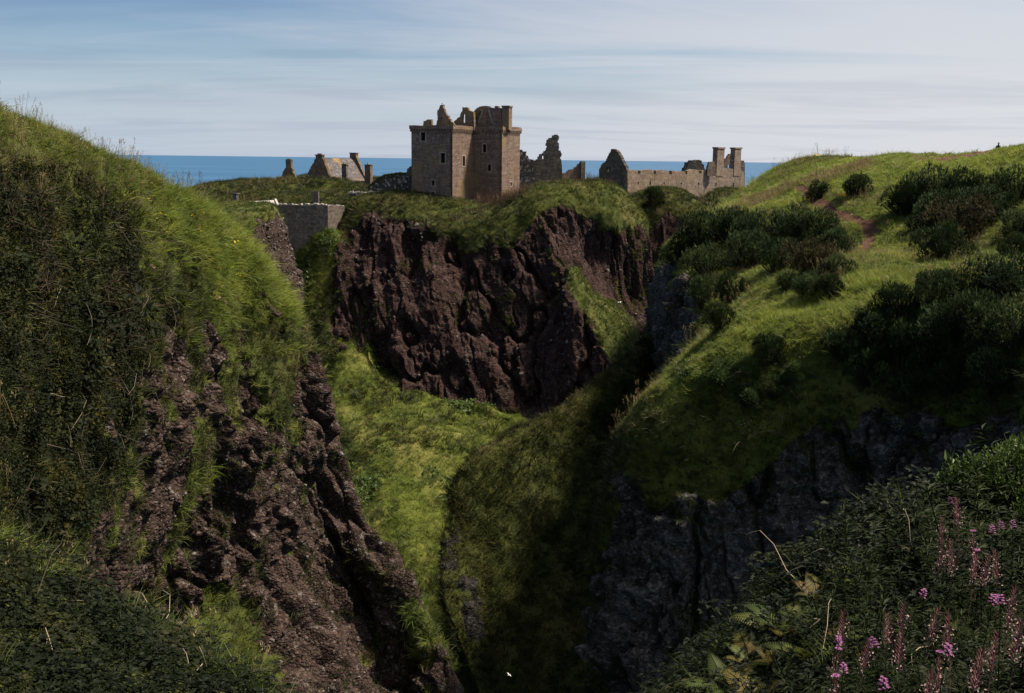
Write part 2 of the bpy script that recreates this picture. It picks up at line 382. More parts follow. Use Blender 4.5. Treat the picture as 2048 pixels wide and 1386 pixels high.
def back(row, off, rock=None):
    out = []
    for k, p in enumerate(row):
        q = W(*p[:3]) if len(p) < 5 else np.array(p[:3]); o = off(k) if callable(off) else off
        out.append((*(q+np.array(o)), (p[3] if len(p) > 3 else 0) if rock is None else rock, 1))
    return out
def rz(z, row, rock=None):
    """The same points let down to height z."""
    return [(*(W(*p[:3])[:2] if len(p) < 5 else p[:2]), z, (p[3] if len(p) > 3 else 0) if rock is None else rock, 1) for p in row]

RED = terrain_mat('red conglomerate and turf', (0.019, 0.0094, 0.0085), (0.042, 0.0245, 0.022), (0.10, 0.084, 0.08),
                  (0.034, 0.044, 0.010), (0.066, 0.074, 0.016), (0.11, 0.096, 0.034), 3.2, lich=0.5, stretch=.10)
BROWN = terrain_mat('brown pebbly rock and turf', (0.023, 0.0145, 0.0122), (0.051, 0.0345, 0.029), (0.18, 0.16, 0.15),
                    (0.036, 0.048, 0.011), (0.070, 0.080, 0.018), (0.11, 0.096, 0.034), 4.2, lich=0.75)
GREY = terrain_mat('dark grey rock and turf', (0.038, 0.034, 0.031), (0.090, 0.081, 0.074), (0.24, 0.24, 0.235),
                   (0.055, 0.070, 0.012), (0.105, 0.120, 0.022), (0.18, 0.155, 0.05), 4.0, lich=0.55)

def clefts(q, w, seed, depth=1.0):
    n = fbm(q, 3, seed); return -np.exp(-(n/w)**2)*depth
def ledges(P, k, seed, tilt=0.0, wob=1.4):
    u = P[..., 2]*k + P[..., 0]*tilt + fbm(P*np.array([.16, .16, .1]), 3, seed)*wob; s = u-np.floor(u)
    return np.where(s < .86, s/.86, (1-s)/.14)
# ---------------------------------------------------------------- castle headland
R3 = [(560,440,214,0),(640,424,206,0),(692,404,200,0),(760,390,196,0),(830,394,194,0),(905,406,192,0),(970,412,190,0),(1030,398,190,0),(1070,374,191,0),(1120,366,192,0),(1170,364,194,0),(1225,372,198,0),(1262,402,202,0),(1292,445,206,.1),(1306,500,214,.3)]
R4 = [(560,500,204,.1),(640,470,198,.1),(696,440,195,.3),(765,424,191,.3),(835,430,188,.25),(905,442,186,.15),(972,448,184,.05),(1035,430,184,.05),(1072,405,184,.1),(1120,402,186,.35),(1172,400,189,.15),(1232,415,194,.1),(1272,450,199,.25),(1298,500,204,.6),(1308,540,212,.8)]
R45= [(560,560,198,.1),(640,515,193,.1),(700,480,190,.7),(770,462,187,.75),(838,465,185,.6),(908,470,184,.35),(975,475,182,.15),(1042,465,181,.25),(1085,440,181,.7),(1125,440,183,.85),(1170,445,188,.6),(1235,460,193,.45),(1278,500,199,.8),(1302,545,205,.9),(1310,580,212,.9)]
R5 = [(560,630,192,.1),(640,570,187,.1),(704,530,186,.95),(778,505,184,1),(842,510,182.5,.85),(912,510,181.5,.5),(980,505,180,.35),(1050,500,179,.6),(1100,490,178.5,.95),(1135,490,180,.9),(1168,500,189,.95),(1238,520,195,1),(1284,560,199,1),(1304,600,203,1),(1312,630,210,1)]
R6 = [(570,700,186,.1),(645,630,181,.15),(708,590,182,1),(782,570,180,1),(848,575,178.5,1),(915,575,177.5,1),(982,575,176.5,1),(1056,570,175.5,1),(1112,560,174,.9),(1150,550,174.5,.15),(1182,575,183,.45),(1240,595,193,1),(1288,620,197,1),(1306,650,200,1),(1316,680,206,1)]
R7 = [(590,780,180,.1),(660,690,176,.2),(716,650,178.5,1),(792,640,176.5,1),(852,645,175,1),(918,650,174,1),(988,650,173,1),(1064,645,171.5,1),(1122,625,170,.95),(1170,620,168.5,.1),(1215,625,175,.05),(1255,640,184,.1),(1292,670,190,.8),(1312,700,194,1),(1322,730,200,1)]
R8 = [(610,850,175,.1),(680,750,172,.3),(728,718,174.5,1),(800,712,172.5,1),(862,720,171,1),(924,726,170,1),(992,730,169,1),(1070,724,167.5,1),(1135,700,165.5,1),(1195,690,163.5,.5),(1240,690,168,.05),(1275,705,175,.05),(1300,735,182,.3),(1320,760,186,.8),(1332,790,192,1)]
R9 = [(640,930,172,.1),(705,830,170,.3),(742,790,171.5,1),(806,790,169.5,1),(868,795,168,1),(930,800,167,1),(998,806,166,1),(1078,800,165,1),(1145,775,163,1),(1208,756,160.5,.8),(1248,752,163,.2),(1280,765,168,.1),(1308,790,174,.2),(1328,820,178,.5),(1342,850,184,1)]
R10= [(680,1010,169,.1),(740,920,168,.3),(762,880,168,1),(815,880,166,1),(876,885,165,1),(940,890,164,1),(1008,896,163,1),(1090,890,162,1),(1160,860,160,1),(1220,835,157,1),(1260,830,158,.5),(1290,845,162,.3),(1318,870,166,.3),(1340,900,170,.5),(1356,930,176,1)]
zt = CAMZ-9.2
R2 = [(*W(p[0], p[1], p[2])[:2], min(W(*p[:3])[2], CAMZ-8.0)-0.4, 0, 1) for p in R3]
R2 = [(x*1.06, y+14, z if k < 12 else z-1, r, 1) for k, (x, y, z, r, _) in enumerate(R2)]
R1 = [(x*1.05-4, 258+0.2*k, zt-0.6-0.05*k, 0, 1) for k, (x, y, z, r, _) in enumerate(R2)]
R0 = [(x*1.05-4, 335, zt-4.5, 0, 1) for (x, y, z, r, _) in R1]
Rm = [(x*1.05, 352, 0, 1, 1) for (x, y, z, r, _) in R0]
SLOPEM = terrain_mat('green turf of the slope', (0.036, 0.018, 0.016), (0.078, 0.045, 0.039), (0.15, 0.13, 0.125), (0.05, 0.066, 0.012), (0.10, 0.115, 0.020), (0.16, 0.145, 0.045), 3.2, lich=.3)
A = Net([Rm, R0, R1, R2, R3, R4, R45, R5, R6, R7, R8, R9, R10], 430, 520)
P = A.P
q = P*np.array([1, 1, 0.16]); 
qs = np.stack([P[..., 0]+.22*P[..., 2], P[..., 1], P[..., 2]*.10], -1)
rib = ridged(qs*0.10, 3, 3)*2.4 + clefts(qs*0.15+3, .06, 4, 2.4) + clefts(qs*0.36+1, .07, 7, .8) + ridged(qs*0.42+9, 3, 8)*0.28 + ridged(qs*np.array([1.3, 1.3, .7])+4, 3, 9)*0.22 + ledges(P, .13, 14, .05, 2.0)*.25 + fbm(P*0.4, 4, 5)*0.25 + fbm(P*1.9, 3, 6)*0.26
tur = fbm(P*0.16, 4, 21)*0.9 + fbm(P*0.7, 3, 22)*0.35
mk = A.rock + fbm(P*np.array([.22, .22, .16]), 4, 12)*0.42*(A.rock > 0.03)
A.rock = sstep(mk, 0.22, 0.62)
fade = np.clip((340-P[..., 1])/60, 0, 1)
rib = rib-rib.mean()-.2
A.displace((A.rock*rib + (1-A.rock)*tur*0.7)*fade)
headland = A.build('castle_headland', RED)

# grass rampart behind the curtain wall
crest = [(330,402,232,0),(372,383,226,0),(420,368,224,0),(480,363,223,0),(560,361,222,0),(640,360,222,0),(700,365,221,0),(740,376,220,0),(790,386,219,0),(860,392,219,0)]
mid = [(322,425,224,0),(370,404,219,0),(420,388,217,0),(482,383,216,0),(562,382,215,0),(642,382,214,0),(702,386,212,0),(742,394,211,0),(792,398,210,0),(862,402,210,0)]
low_ = [(310,470,214,0),(366,430,210,0),(420,414,208,0),(484,410,206,0),(564,410,205,0),(644,412,205,0),(704,412,204,0),(744,412,203,0),(794,412,203,0),(864,415,203,0)]
B = Net([back(crest, (0, 26, -8)), back(crest, (0, 8, -.4)), crest, mid, low_, rz(30, low_)], 90, 260)
B.displace(fbm(B.P*0.2, 4, 31)*0.8 + fbm(B.P*0.8, 3, 32)*0.4)
rampart = B.build('grass_rampart', RED)

# the low mound in front of the long range, beyond the headland's shoulder
crest = [(1225,430,222,0),(1262,402,220,0),(1300,382,219,0),(1330,378,218,0),(1370,388,217,0),(1410,408,216,0),(1440,420,215,.1),(1480,440,214,0)]
mid = [(1222,470,215,.2),(1262,440,213,.1),(1300,420,212,0),(1332,414,211,.1),(1370,420,210,.1),(1408,430,210,.2),(1440,446,210,.4),(1480,470,210,.3)]
lo = [(1222,560,211,.8),(1262,510,209,.7),(1300,478,208,.8),(1332,470,207,.8),(1370,470,206,.7),(1408,478,206,.9),(1440,490,206,.9),(1480,520,206,.8)]
lo2 = [(1222,700,208,1),(1262,680,206,1),(1300,660,205,1),(1332,640,204,1),(1370,640,203,1),(1408,640,203,1),(1440,640,203,1),(1480,660,203,1)]
D2 = Net([back(crest, (0, 18, -5)), back(crest, (0, 7, -0.6)), crest, mid, lo, lo2, rz(0, lo2, 1)], 130, 150)
mk = D2.rock + fbm(D2.P*0.25, 4, 41)*0.35; D2.rock = sstep(mk, 0.25, 0.6)
D2.displace(fbm(D2.P*0.22, 4, 42)*0.9*(1-D2.rock*.5) + ridged(D2.P*np.array([.3, .3, .08]), 3, 43)*D2.rock*1.2)
mound = D2.build('grass_mound', RED)
crest = [(1370,430,236,0),(1400,398,234,0),(1440,380,232,0),(1480,378,232,0),(1530,384,232,0),(1580,400,232,0)]
D3 = Net([back(crest, (0, 8, -3)), crest, [(x, y+36, d-8, 0) for x, y, d, r in crest], [(x, y+140, d-14, .3) for x, y, d, r in crest]], 50, 60)
D3.displace(fbm(D3.P*0.25, 4, 45)*0.7)
mound2 = D3.build('grass_mound', RED)

# the green slope below the cliff
c0 = [(540,480,197,0),(592,488,194,0),(656,462,193.5,0),(694,470,193,0),(760,705,185,0),(860,745,181,0),(980,785,176,0),(1100,825,171,0),(1260,860,164,0)]
c1 = [(552,560,191,0),(596,512,190,0),(655,476,189.6,0),(700,520,187,0),(768,752,171,0),(868,785,167.5,0),(975,815,165,0),(1080,850,161,0),(1260,900,152,0)]
c15 = [(560,630,188.5,0),(614,600,183.5,0),(660,600,182.5,0),(704,640,179.5,0),(768,772,168.3,0),(868,802,165.3,0),(975,832,163.3,0),(1080,870,158.8,0),(1260,920,149.5,0)]
c2 = [(568,690,186,0),(628,715,176,0),(690,775,165,0),(748,818,158,0),(822,842,154.5,0),(900,868,152,0),(980,890,150,0),(1070,910,149,0),(1250,960,142,0)]
c3 = [(590,820,170,0),(650,850,158,0),(708,890,148.5,0),(768,925,143,0),(826,948,141,0),(890,970,140,0),(960,985,140,0),(1060,1010,139,0),(1250,1080,132,0)]
c4 = [(600,960,155,0),(670,985,143,0),(728,1015,135,0),(788,1045,130,0),(840,1065,128,0),(900,1085,128,0),(970,1100,129,0),(1070,1125,129,0),(1250,1180,124,0)]
c5 = [(620,1120,141,0),(690,1135,129,0),(750,1155,121.5,0),(810,1168,118,0),(860,1178,117,0),(920,1195,117.5,0),(1000,1215,119,0),(1100,1240,120,0),(1250,1280,116,0)]
c6= [(660,1330,112,0),(720,1340,104,0),(775,1350,100,0),(825,1360,98.5,0),(870,1370,97.5,0),(930,1385,97,0),(1010,1400,98,0),(1100,1420,99,0),(1250,1450,99,0)]
c7 = rz(CAMZ-56.5, [(x, 1640, d-10, 0) for x, y, d, r in c6])
Cn = Net([c0, c1, c15, c2, c3, c4, c5, c6, c7], 260, 260)
P = Cn.P
gully = -np.abs(fbm(P*np.array([.10, .05, .06])+4.4, 3, 52))*2.2
Cn.displace(fbm(P*0.12, 4, 51)*1.0 + gully + fbm(P*0.6, 3, 53)*0.35)
Cn.rock = sstep(fbm(P*0.3, 4, 54), 0.42, 0.6)*0.5
slope = Cn.build('grass_slope', SLOPEM)

# small stack between the near bluff and the curtain wall
t1 = [(396,428,168,0),(430,416,167,0),(470,409,166,0),(510,410,165,0),(540,413,164,0),(556,432,164,.3),(572,475,164,.7),(590,530,164,.7),(606,600,165,.6)]
t2 = [(396,450,160,0),(428,438,158,.1),(466,430,157,.2),(500,436,156,.3),(520,450,156,.5),(536,480,157,.8),(556,520,158,.6),(576,570,159,.6),(594,640,160,.6)]
t3 = [(396,500,156,.3),(426,490,154,.4),(462,480,153,.7),(488,490,152,.3),(508,510,152,.9),(524,540,153,.7),(544,580,154,.6),(564,630,155,.6),(580,700,156,.6)]
t4 = [(396,640,152,.5),(424,630,150,.6),(458,620,149,.9),(480,630,148,.4),(498,640,148,.9),(514,660,149,.7),(534,690,150,.7),(552,720,151,.7),(570,800,152,.6)]
E = Net([rz(5, back(t1, (-3, 30, -10)), 1), back(t1, lambda k: (-1.5-k*.4, 12, -1.5)), t1, t2, t3, t4, rz(5, t4, 1)], 150, 150)
mk = E.rock + fbm(E.P*0.3, 4, 61)*0.3; E.rock = sstep(mk, 0.25, 0.6)
E.displace(fbm(E.P*0.3, 4, 62)*0.5 + ridged(E.P*np.array([.35, .35, .12]), 4, 63)*0.8*E.rock)
stack = E.build('rock_stack', BROWN)

# ---------------------------------------------------------------- the near bluff (left)
f1= [(-1200,110,32,0),(-200,170,36,0),(0,236,42,0),(130,284,48,0),(258,344,54,0),(367,410,60,0),(467,485,66,0),(536,557,70,0),(576,622,73,0.05),(611,696,76,0.25),(638,765,78,0.55),(660,850,79,0.8),(682,940,79,0.85),(722,1060,77,0.75),(800,1180,74,0.65),(875,1310,71,0.7),(940,1450,66,0.7)]
f2= [(-1200,270,30,0),(-200,330,34,0.0),(0,350,39,0.0),(110,380,44,0.0),(225,420,50.0,0.0),(330,470,56.0,0.0),(423,535,62.0,0.0),(484,600,66.0,0.11),(526,680,69.5,0.26),(562,760,72.0,0.43),(584,840,73.5,0.72),(602,920,75.14,0.8),(624,1010,76.09,0.85),(662,1120,76.28,0.8),(718,1230,75.31,0.77),(782,1340,73.11,0.77),(838,1460,67.71,0.77)]
f3= [(-1200,460,28,0),(-200,520,32,0.0),(0,520,36,0.0),(90,530,41,0.0),(185,560,46.0,0.04),(280,610,51.5,0.14),(365,660,57.0,0.44),(425,710,61.0,0.55),(475,770,64.5,0.48),(505,840,66.5,0.63),(530,920,68.54,0.85),(545,1000,70.24,0.85),(560,1080,70.92,0.85),(590,1170,70.65,0.8),(630,1270,69.37,0.8),(670,1370,66.6,0.8),(710,1470,62.16,0.77)]
f4= [(-1200,660,25.5,0),(-200,720,29.5,0.0),(0,700,33,0.0),(72,705,37.5,0.0),(155,730,42.0,0.0),(240,770,47.0,0.14),(310,820,52.0,0.51),(365,870,56.25,0.67),(405,930,60.04,0.41),(425,990,62.88,0.47),(440,1060,64.34,0.8),(450,1120,65.15,0.85),(465,1180,64.89,0.47),(490,1250,64.19,0.43),(520,1330,63.02,0.51),(550,1400,60.5,0.59),(590,1490,56.61,0.68)]
f5= [(-1200,890,23,0),(-200,950,27,0.0),(-10,900,30,0.0),(48,890,34,0.0),(120,910,38.5,0.0),(190,940,43.4,0.18),(250,980,48.68,0.51),(295,1030,53.02,0.67),(325,1080,56.21,0.59),(340,1130,58.39,0.51),(350,1180,59.53,0.72),(355,1230,60.14,0.8),(365,1280,59.66,0.43),(385,1330,58.6,0.34),(410,1390,56.61,0.43),(430,1440,54.39,0.68),(460,1510,51.06,0.77)]
f6= [(-1200,1190,19,0),(-200,1250,23,0.0),(-40,1160,26,0.0),(15,1120,29.5,0.0),(75,1110,34,0.0),(135,1120,38.73,0.23),(180,1150,43.11,0.51),(215,1190,47.13,0.67),(240,1230,50.14,0.59),(255,1270,52.53,0.44),(262,1310,53.69,0.59),(265,1350,54.21,0.67),(270,1390,53.28,0.51),(285,1430,51.62,0.37),(300,1480,49.4,0.37),(315,1520,47.18,0.51),(340,1580,44.4,0.59)]
def off1(k): return (-1.5-0.35*k, 9+0.25*k, -1.2-max(0, 6-k)*0.5)
def off0(k): return (-8-1.2*k, 26, -6-max(0, 8-k)*1.6)
Fb = Net([back(f1, off0), back(f1, off1), f1, f2, f3, f4, f5, f6, rz(4, f6, 1)], 520, 560)
P = Fb.P; sh = np.stack([P[..., 0]+0.38*P[..., 2], P[..., 1], P[..., 2]*0.28], -1)
ledge = ridged(np.stack([P[..., 0]*.25, P[..., 1]*.25, P[..., 2]*.55+P[..., 0]*.12], -1), 3, 71)
sg = np.stack([P[..., 0]+.42*P[..., 2], P[..., 1], P[..., 2]*.22], -1)
rib = ridged(sg*0.13+2.2, 3, 70)*1.9 + clefts(sg*.2, .08, 61, 2.0) + clefts(sg*.55+2, .10, 62, .9) + ridged(sg*0.45, 4, 72)*.8 + ledges(P, .26, 71, .16, 2.2)*.55 + fbm(P*0.55, 4, 73)*0.6 + ridged(P*1.2, 3, 74)*0.30 + fbm(P*3.2, 3, 75)*0.15
tur = fbm(P*0.22, 4, 76)*0.6 + fbm(P*0.9, 3, 77)*0.25
mk = Fb.rock + (fbm(sg*.36, 4, 78)*.8 + fbm(P*0.9, 3, 79)*0.3)*(Fb.rock > 0.02)
Fb.rock = sstep(mk, 0.32, 0.62)
# turf sits proud of the rock it hangs over
rib = rib-rib.mean()-.3; nn_ = Fb.blur_normals(6); vw = np.array([0, 0, CAMZ])-P; vw /= np.linalg.norm(vw, axis=-1, keepdims=True)
rib = rib*(.22+.58*sstep((nn_*vw).sum(-1), .02, .5)); ivyb = fbm(P*.45, 3, 80)*.9
xx, yy, zz = proj(P); lv = sstep(330-xx, -60, 120)*sstep(yy, 330, 480)
Fb.displace(Fb.rock*rib + (1-Fb.rock)*(tur + ivyb*lv - 0.05))
bluff = Fb.build('near_bluff', BROWN)

# ---------------------------------------------------------------- spur in the gorge
g1= [(1345,590,124,0.0),(1292,675,116,0.0),(1240,728,111,0.0),(1180,785,107,0.0),(1105,838,102,0.0),(1030,876,98,0.0),(969,910,95,0.0),(923,955,92,0.06),(896,1000,90,0.18),(881,1075,88,0.27),(886,1180,85,0.3),(917,1290,81,0.18),(953,1400,77,0.12)]
g2= [(1370,690,118.0,0.0),(1318,745,111.8,0.0),(1272,800,107.4,0.0),(1215,858,103.4,0.0),(1140,915,99.0,0.0),(1062,962,95.3,0.0),(1000,1000,92.6,0.0),(955,1040,90.2,0.03),(925,1085,88.5,0.21),(912,1140,86.5,0.39),(920,1230,83.5,0.39),(955,1325,79.5,0.24),(990,1420,75.5,0.18)]
g3= [(1390,820,113.0,0),(1345,865,107.2,0),(1300,910,103.3,0),(1240,962,99.58,0),(1172,1012,95.95,0),(1108,1055,92.78,0),(1055,1095,90.33,0),(1015,1130,88.15,0),(988,1170,86.42,0.15),(975,1215,84.7,0.3),(985,1285,81.97,0.3),(1015,1365,78.25,0.3),(1050,1450,74.25,0.3)]
g4= [(1420,950,110.0,0),(1380,1000,104.25,0),(1340,1050,100.25,0),(1285,1100,96.75,0),(1225,1145,93.0,0),(1170,1185,90.0,0),(1125,1220,87.75,0),(1090,1250,85.5,0),(1065,1285,83.75,0.1),(1055,1320,82.0,0.2),(1062,1370,79.5,0.2),(1085,1430,76.0,0.2),(1110,1500,72.5,0.2)]
g5= [(1450,1090,106.0,0),(1420,1150,100.0,0),(1385,1210,95.75,0),(1340,1260,92.25,0),(1285,1300,88.5,0),(1235,1330,85.75,0),(1195,1360,83.5,0),(1165,1390,81.5,0),(1145,1420,80.0,0),(1140,1450,78.5,0),(1150,1490,76.25,0),(1170,1540,73.0,0),(1190,1590,69.75,0)]
G = Net([back(g1, lambda k: (1.0-k*.1, 20, -24)), back(g1, lambda k: (.6+k*.1, 6, -4.5+k*.15)), g1, g2, g3, g4, g5, rz(6, g5)], 330, 380)
P = G.P
mk = G.rock + fbm(P*0.35, 4, 81)*0.4*(G.rock > .02); G.rock = sstep(mk, 0.3, 0.6)
G.displace((1-G.rock)*(fbm(P*0.14, 4, 82)*1.3 - np.abs(fbm(P*np.array([.16, .1, .08]), 3, 83))*1.6 + fbm(P*0.7, 3, 84)*0.35) + G.rock*(ridged(P*np.array([.4, .4, .15]), 4, 85)*1.0+fbm(P*1.5, 3, 86)*.3))
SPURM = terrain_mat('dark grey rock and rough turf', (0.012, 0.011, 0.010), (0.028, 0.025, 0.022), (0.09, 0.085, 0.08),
                   (0.030, 0.036, 0.009), (0.054, 0.060, 0.014), (0.09, 0.08, 0.027), 4.0, lich=0.2)  # ground darkened in colour too, for the spur's shade
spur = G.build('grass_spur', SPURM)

# ---------------------------------------------------------------- the headland across (right)
hm = [(1440,400,158),(1470,392,156),(1500,376,154),(1560,332,150),(1640,310,145),(1740,311,140),(1830,309,134),(1900,308,128),(1985,301,118),(2060,290,110),(2250,275,104),(2700,250,95)]
hm = [(p[0], p[1]+(5 if k > 3 else 2), p[2], 0) for k, p in enumerate(hm)]
h1 = [(1318,660,150,1),(1336,530,146,.9),(1366,470,141,.3),(1440,418,137,0),(1530,384,133,0),(1640,352,128,0),(1760,330,122,0),(1880,324,116,0),(1990,320,108,0),(2080,316,100,0),(2300,310,92,0),(2700,300,84,0)]
h2 = [(1297,740,132,1),(1312,610,126,1),(1340,505,120,.4),(1425,462,117,0),(1530,436,113,0),(1640,412,109,0),(1760,402,104,0),(1880,400,99,0),(1990,400,93,0),(2080,402,87,0),(2300,410,78,0),(2700,430,68,0)]
h3 = [(1290,800,116,1),(1312,700,111,1),(1362,575,106,.75),(1440,545,103,0),(1535,522,99.5,0),(1640,505,96,0),(1760,497,91,0),(1880,496,86,0),(1990,496,80,0),(2080,500,75,0),(2300,520,67,0),(2700,560,57,0)]
h35= [(1290,850,107,1),(1322,770,103,1),(1395,662,92,0.7),(1455,612,84,0.05),(1545,578,79,0),(1640,556,76,0),(1760,546,72,0),(1880,545,68,0),(1990,548,64,0),(2080,552,60,0),(2300,580,54,0),(2700,640,46,0)]
h4= [(1262,870,78,0.1),(1292,805,74,0.1),(1370,735,71,0.05),(1450,682,69.5,0),(1550,636,69,0),(1650,606,68.5,0),(1765,594,66,0),(1885,594,63,0),(1995,600,59,0),(2085,606,55,0),(2300,640,50,0),(2700,720,42,0)]
h45= [(1225,970,72,0.1),(1256,860,69,0.15),(1335,795,66.5,0.1),(1430,748,65.5,0),(1545,706,65,0),(1655,676,64,0),(1775,660,62,0),(1890,660,58.5,0),(2000,668,54.5,0),(2090,676,51,0),(2300,710,45,0),(2700,800,37,0)]
h5= [(1205,1060,70,0.3),(1250,930,67,0.35),(1335,880,64.5,0.1),(1430,850,63.5,0.01),(1545,815,63,0.01),(1660,780,62,0.03),(1780,750,60,0.01),(1895,745,56.5,0.0),(2005,755,53,0.0),(2095,765,49,0.03),(2300,800,42,0),(2700,900,33,0)]
h6= [(1190,1160,68,0.6),(1255,1020,65.5,0.5),(1345,960,63.5,0.15),(1440,945,62.5,0.14),(1555,900,61.5,0.44),(1670,855,60.5,0.47),(1785,825,58.5,0.33),(1900,820,55.5,0.33),(2010,830,52,0.5),(2100,840,48,0.5),(2300,880,41,0.8),(2700,1000,32,0.5)]
h7= [(1180,1290,65,0.6),(1262,1140,63.5,0.85),(1352,1060,62,0.9),(1450,1040,61,0.95),(1565,1000,60.5,1),(1680,960,59.5,1),(1790,920,57.5,1),(1905,915,54.5,1),(2012,925,51,1),(2105,935,47,1),(2300,980,40,1),(2700,1120,31,1)]
h8= [(1185,1420,61,0.5),(1275,1300,60,0.75),(1365,1230,59.5,0.9),(1460,1200,59,1),(1575,1160,58.5,1),(1690,1120,57.5,1),(1795,1080,56,1),(1910,1070,53,1),(2020,1080,50,1),(2110,1090,46,1),(2300,1140,39,1),(2700,1300,30,1)]
h9= [(1190,1560,57,0.5),(1290,1480,56.5,0.7),(1378,1430,56,0.9),(1470,1410,55.5,1),(1585,1380,55,1),(1700,1340,54.5,1),(1800,1300,53,1),(1915,1290,50.5,1),(2025,1300,48,1),(2120,1310,44,1),(2300,1360,37,1),(2700,1560,29,1)]
def shade_hill(row, z1, z2):
    # ground out of view raised into a hill, added to cast shade
    p = [tuple(q) for q in row]; d1, d2 = p[-2][2], p[-1][2]; r1 = p[-2][3]*.3
    p[-2] = (max(38., d1*.72), d1, CAMZ+z1, r1, 1); p[-1] = (max(70., d2*1.3), d2, CAMZ+z2, 0, 1); return p
h45 = shade_hill(h45, -4, 8); h5 = shade_hill(h5, -3, 13); h6 = shade_hill(h6, -3, 15)
h7 = shade_hill(h7, -3, 16); h8 = shade_hill(h8, -4, 17); h9 = shade_hill(h9, -6, 17)
H = Net([back(hm, (4, 60, -26)), back(hm, (0, 8, -1.6)), hm, h1, h2, h3, h35, h4, h45, h5, h6, h7, h8, h9, rz(2, h9, 1)], 640, 520)
P = H.P
xx, yy, zz = proj(P)
q = P*np.array([1, 1, 0.3])
rib = ridged(q*0.2, 4, 91)*1.3 + clefts(q*.22+5, .08, 90, 1.7) + clefts(q*.6+5, .09, 89, .7) + ledges(P, .35, 88, .05)*.7 + fbm(P*0.5, 4, 92)*0.6 + ridged(P*1.2, 3, 93)*0.42 + fbm(P*3.0, 3, 94)*0.15
tur = fbm(P*0.13, 4, 95)*0.65 + fbm(P*0.5, 3, 96)*0.28 + fbm(P*1.6, 2, 97)*0.08
mk = H.rock + (fbm(P*np.array([.35, .35, .25]), 4, 98)*0.55)*(H.rock > 0.02); H.rock = sstep(mk, 0.35, 0.62)
far = np.clip((P[..., 1]-120)/30, 0, 1)
rib = rib-rib.mean()-.2
H.displace((H.rock*rib + (1-H.rock)*(tur+0.25))*(1-.6*far))
# trodden path over the headland and the bare bank on its skyline
path_pts = [W(*p) for p in [(1600,372,124),(1640,404,110),(1672,432,104.5),(1700,448,102),(1738,474,98.5),(1742,500,95),(1720,528,91),(1748,548,88),(1790,562,85.5),(1850,560,83)]]
dmin = np.full(P.shape[:2], 9e9)
for a, b in zip(path_pts[:-1], path_pts[1:]):
    ab = (b-a)[:2]; t = np.clip(((P[..., :2]-a[:2])@ab)/(ab@ab), 0, 1); dmin = np.minimum(dmin, np.linalg.norm(P[..., :2]-(a[:2]+t[..., None]*ab), axis=-1))
pth = 1-sstep(dmin+fbm(P*0.9, 3, 99)*0.45, 0.35, 0.95)
eb = region(H, [(1815, 300), (1905, 300), (1990, 285), (1990, 306), (1905, 320), (1830, 325)])
pth = np.maximum(pth, eb*sstep(fbm(P*.8, 3, 100), -.35, -.05))
H.path = pth
H.P[..., 2] -= pth*0.12
over = H.build('grass_headland', GREY, {'path': pth})
def crest_py(net, px, w=5):
    x, y, z = proj(net.P); s_ = (np.abs(x-px) < w) & (z > 1); k = np.argmin(np.where(s_, y, 9e9)); return y.ravel()[k], net.P.reshape(-1, 3)[k]

# ---------------------------------------------------------------- banks at the photographer's feet
i1 = [(1330,1480,7.6),(1400,1385,8.2),(1460,1315,8.5),(1530,1245,8.9),(1600,1180,9.3),(1680,1105,9.8),(1760,1040,10.3),(1850,1010,10.8),(1950,990,11.3),(2060,965,11.8),(2250,900,12.2),(2700,740,12.8),(3300,520,13.5)]
i2 = [(1330,1620,6.5),(1420,1530,6.9),(1490,1460,7.2),(1570,1390,7.5),(1650,1320,7.8),(1730,1250,8.2),(1810,1190,8.6),(1890,1150,8.9),(1980,1125,9.2),(2080,1100,9.5),(2250,1040,9.8),(2700,860,10.2),(3300,620,10.6)]
i3 = [(1330,1900,5),(1440,1800,5.2),(1530,1720,5.4),(1620,1640,5.6),(1710,1570,5.8),(1790,1500,6.0),(1860,1440,6.3),(1930,1390,6.5),(2010,1350,6.7),(2100,1310,6.9),(2280,1240,7.1),(2700,1060,7.4),(3300,800,7.6)]
def climb(row):
    p = [(*q, 0) for q in row[:-2]]; d = row[-3][2]
    return p + [(d*.78, d+.2, CAMZ-2.2, 0, 1), (d*.78+2.6, d+.4, CAMZ-1.6, 0, 1), (d*.78+6, d+.8, CAMZ-.6, 0, 1), (d*.78+13, d+1, CAMZ+1.2, 0, 1)]
i1, i2, i3 = climb(i1), climb(i2), climb(i3)
i4 = [(x, 1.6, CAMZ-2.0+max(0, x-3.2)*.16, 0, 1) for x in [.3, .7, 1.1, 1.5, 1.9, 2.3, 2.7, 3.1, 3.5, 3.9, 4.3, 5.6, 8, 11.5, 18]]
I = Net([rz(CAMZ-30, back(i1, lambda k: (-2.0, 5, 0)), 1), back(i1, (-.5, 1.0, -1.3)), i1, i2, i3, i4], 130, 200)
I.displace(fbm(I.P*0.7, 3, 111)*0.18 + fbm(I.P*2.2, 2, 112)*0.06)
fore_r = I.build('foreground_bank', BROWN); I.pad = 1100
j1= [(-1200,710,15.2),(-300,960,15.2),(-120,1035,15.2),(0,1095,15),(100,1145,14.8),(200,1200,14.4),(300,1258,14),(400,1325,13.5),(500,1400,13),(640,1520,12.2)]
j2= [(-1200,880,12.4),(-300,1130,12.4),(-120,1200,12.2),(0,1250,12),(100,1300,11.8),(200,1350,11.5),(290,1400,11.2),(370,1460,10.9),(450,1530,10.5),(580,1640,10)]
j3= [(-1200,1250,9),(-300,1500,9),(-120,1560,8.8),(0,1600,8.6),(100,1640,8.4),(190,1690,8.2),(270,1730,8),(340,1790,7.8),(410,1850,7.5),(520,1960,7.2)]
j1 = [(*p, 0) for p in j1]; j2 = [(*p, 0) for p in j2]; j3 = [(*p, 0) for p in j3]
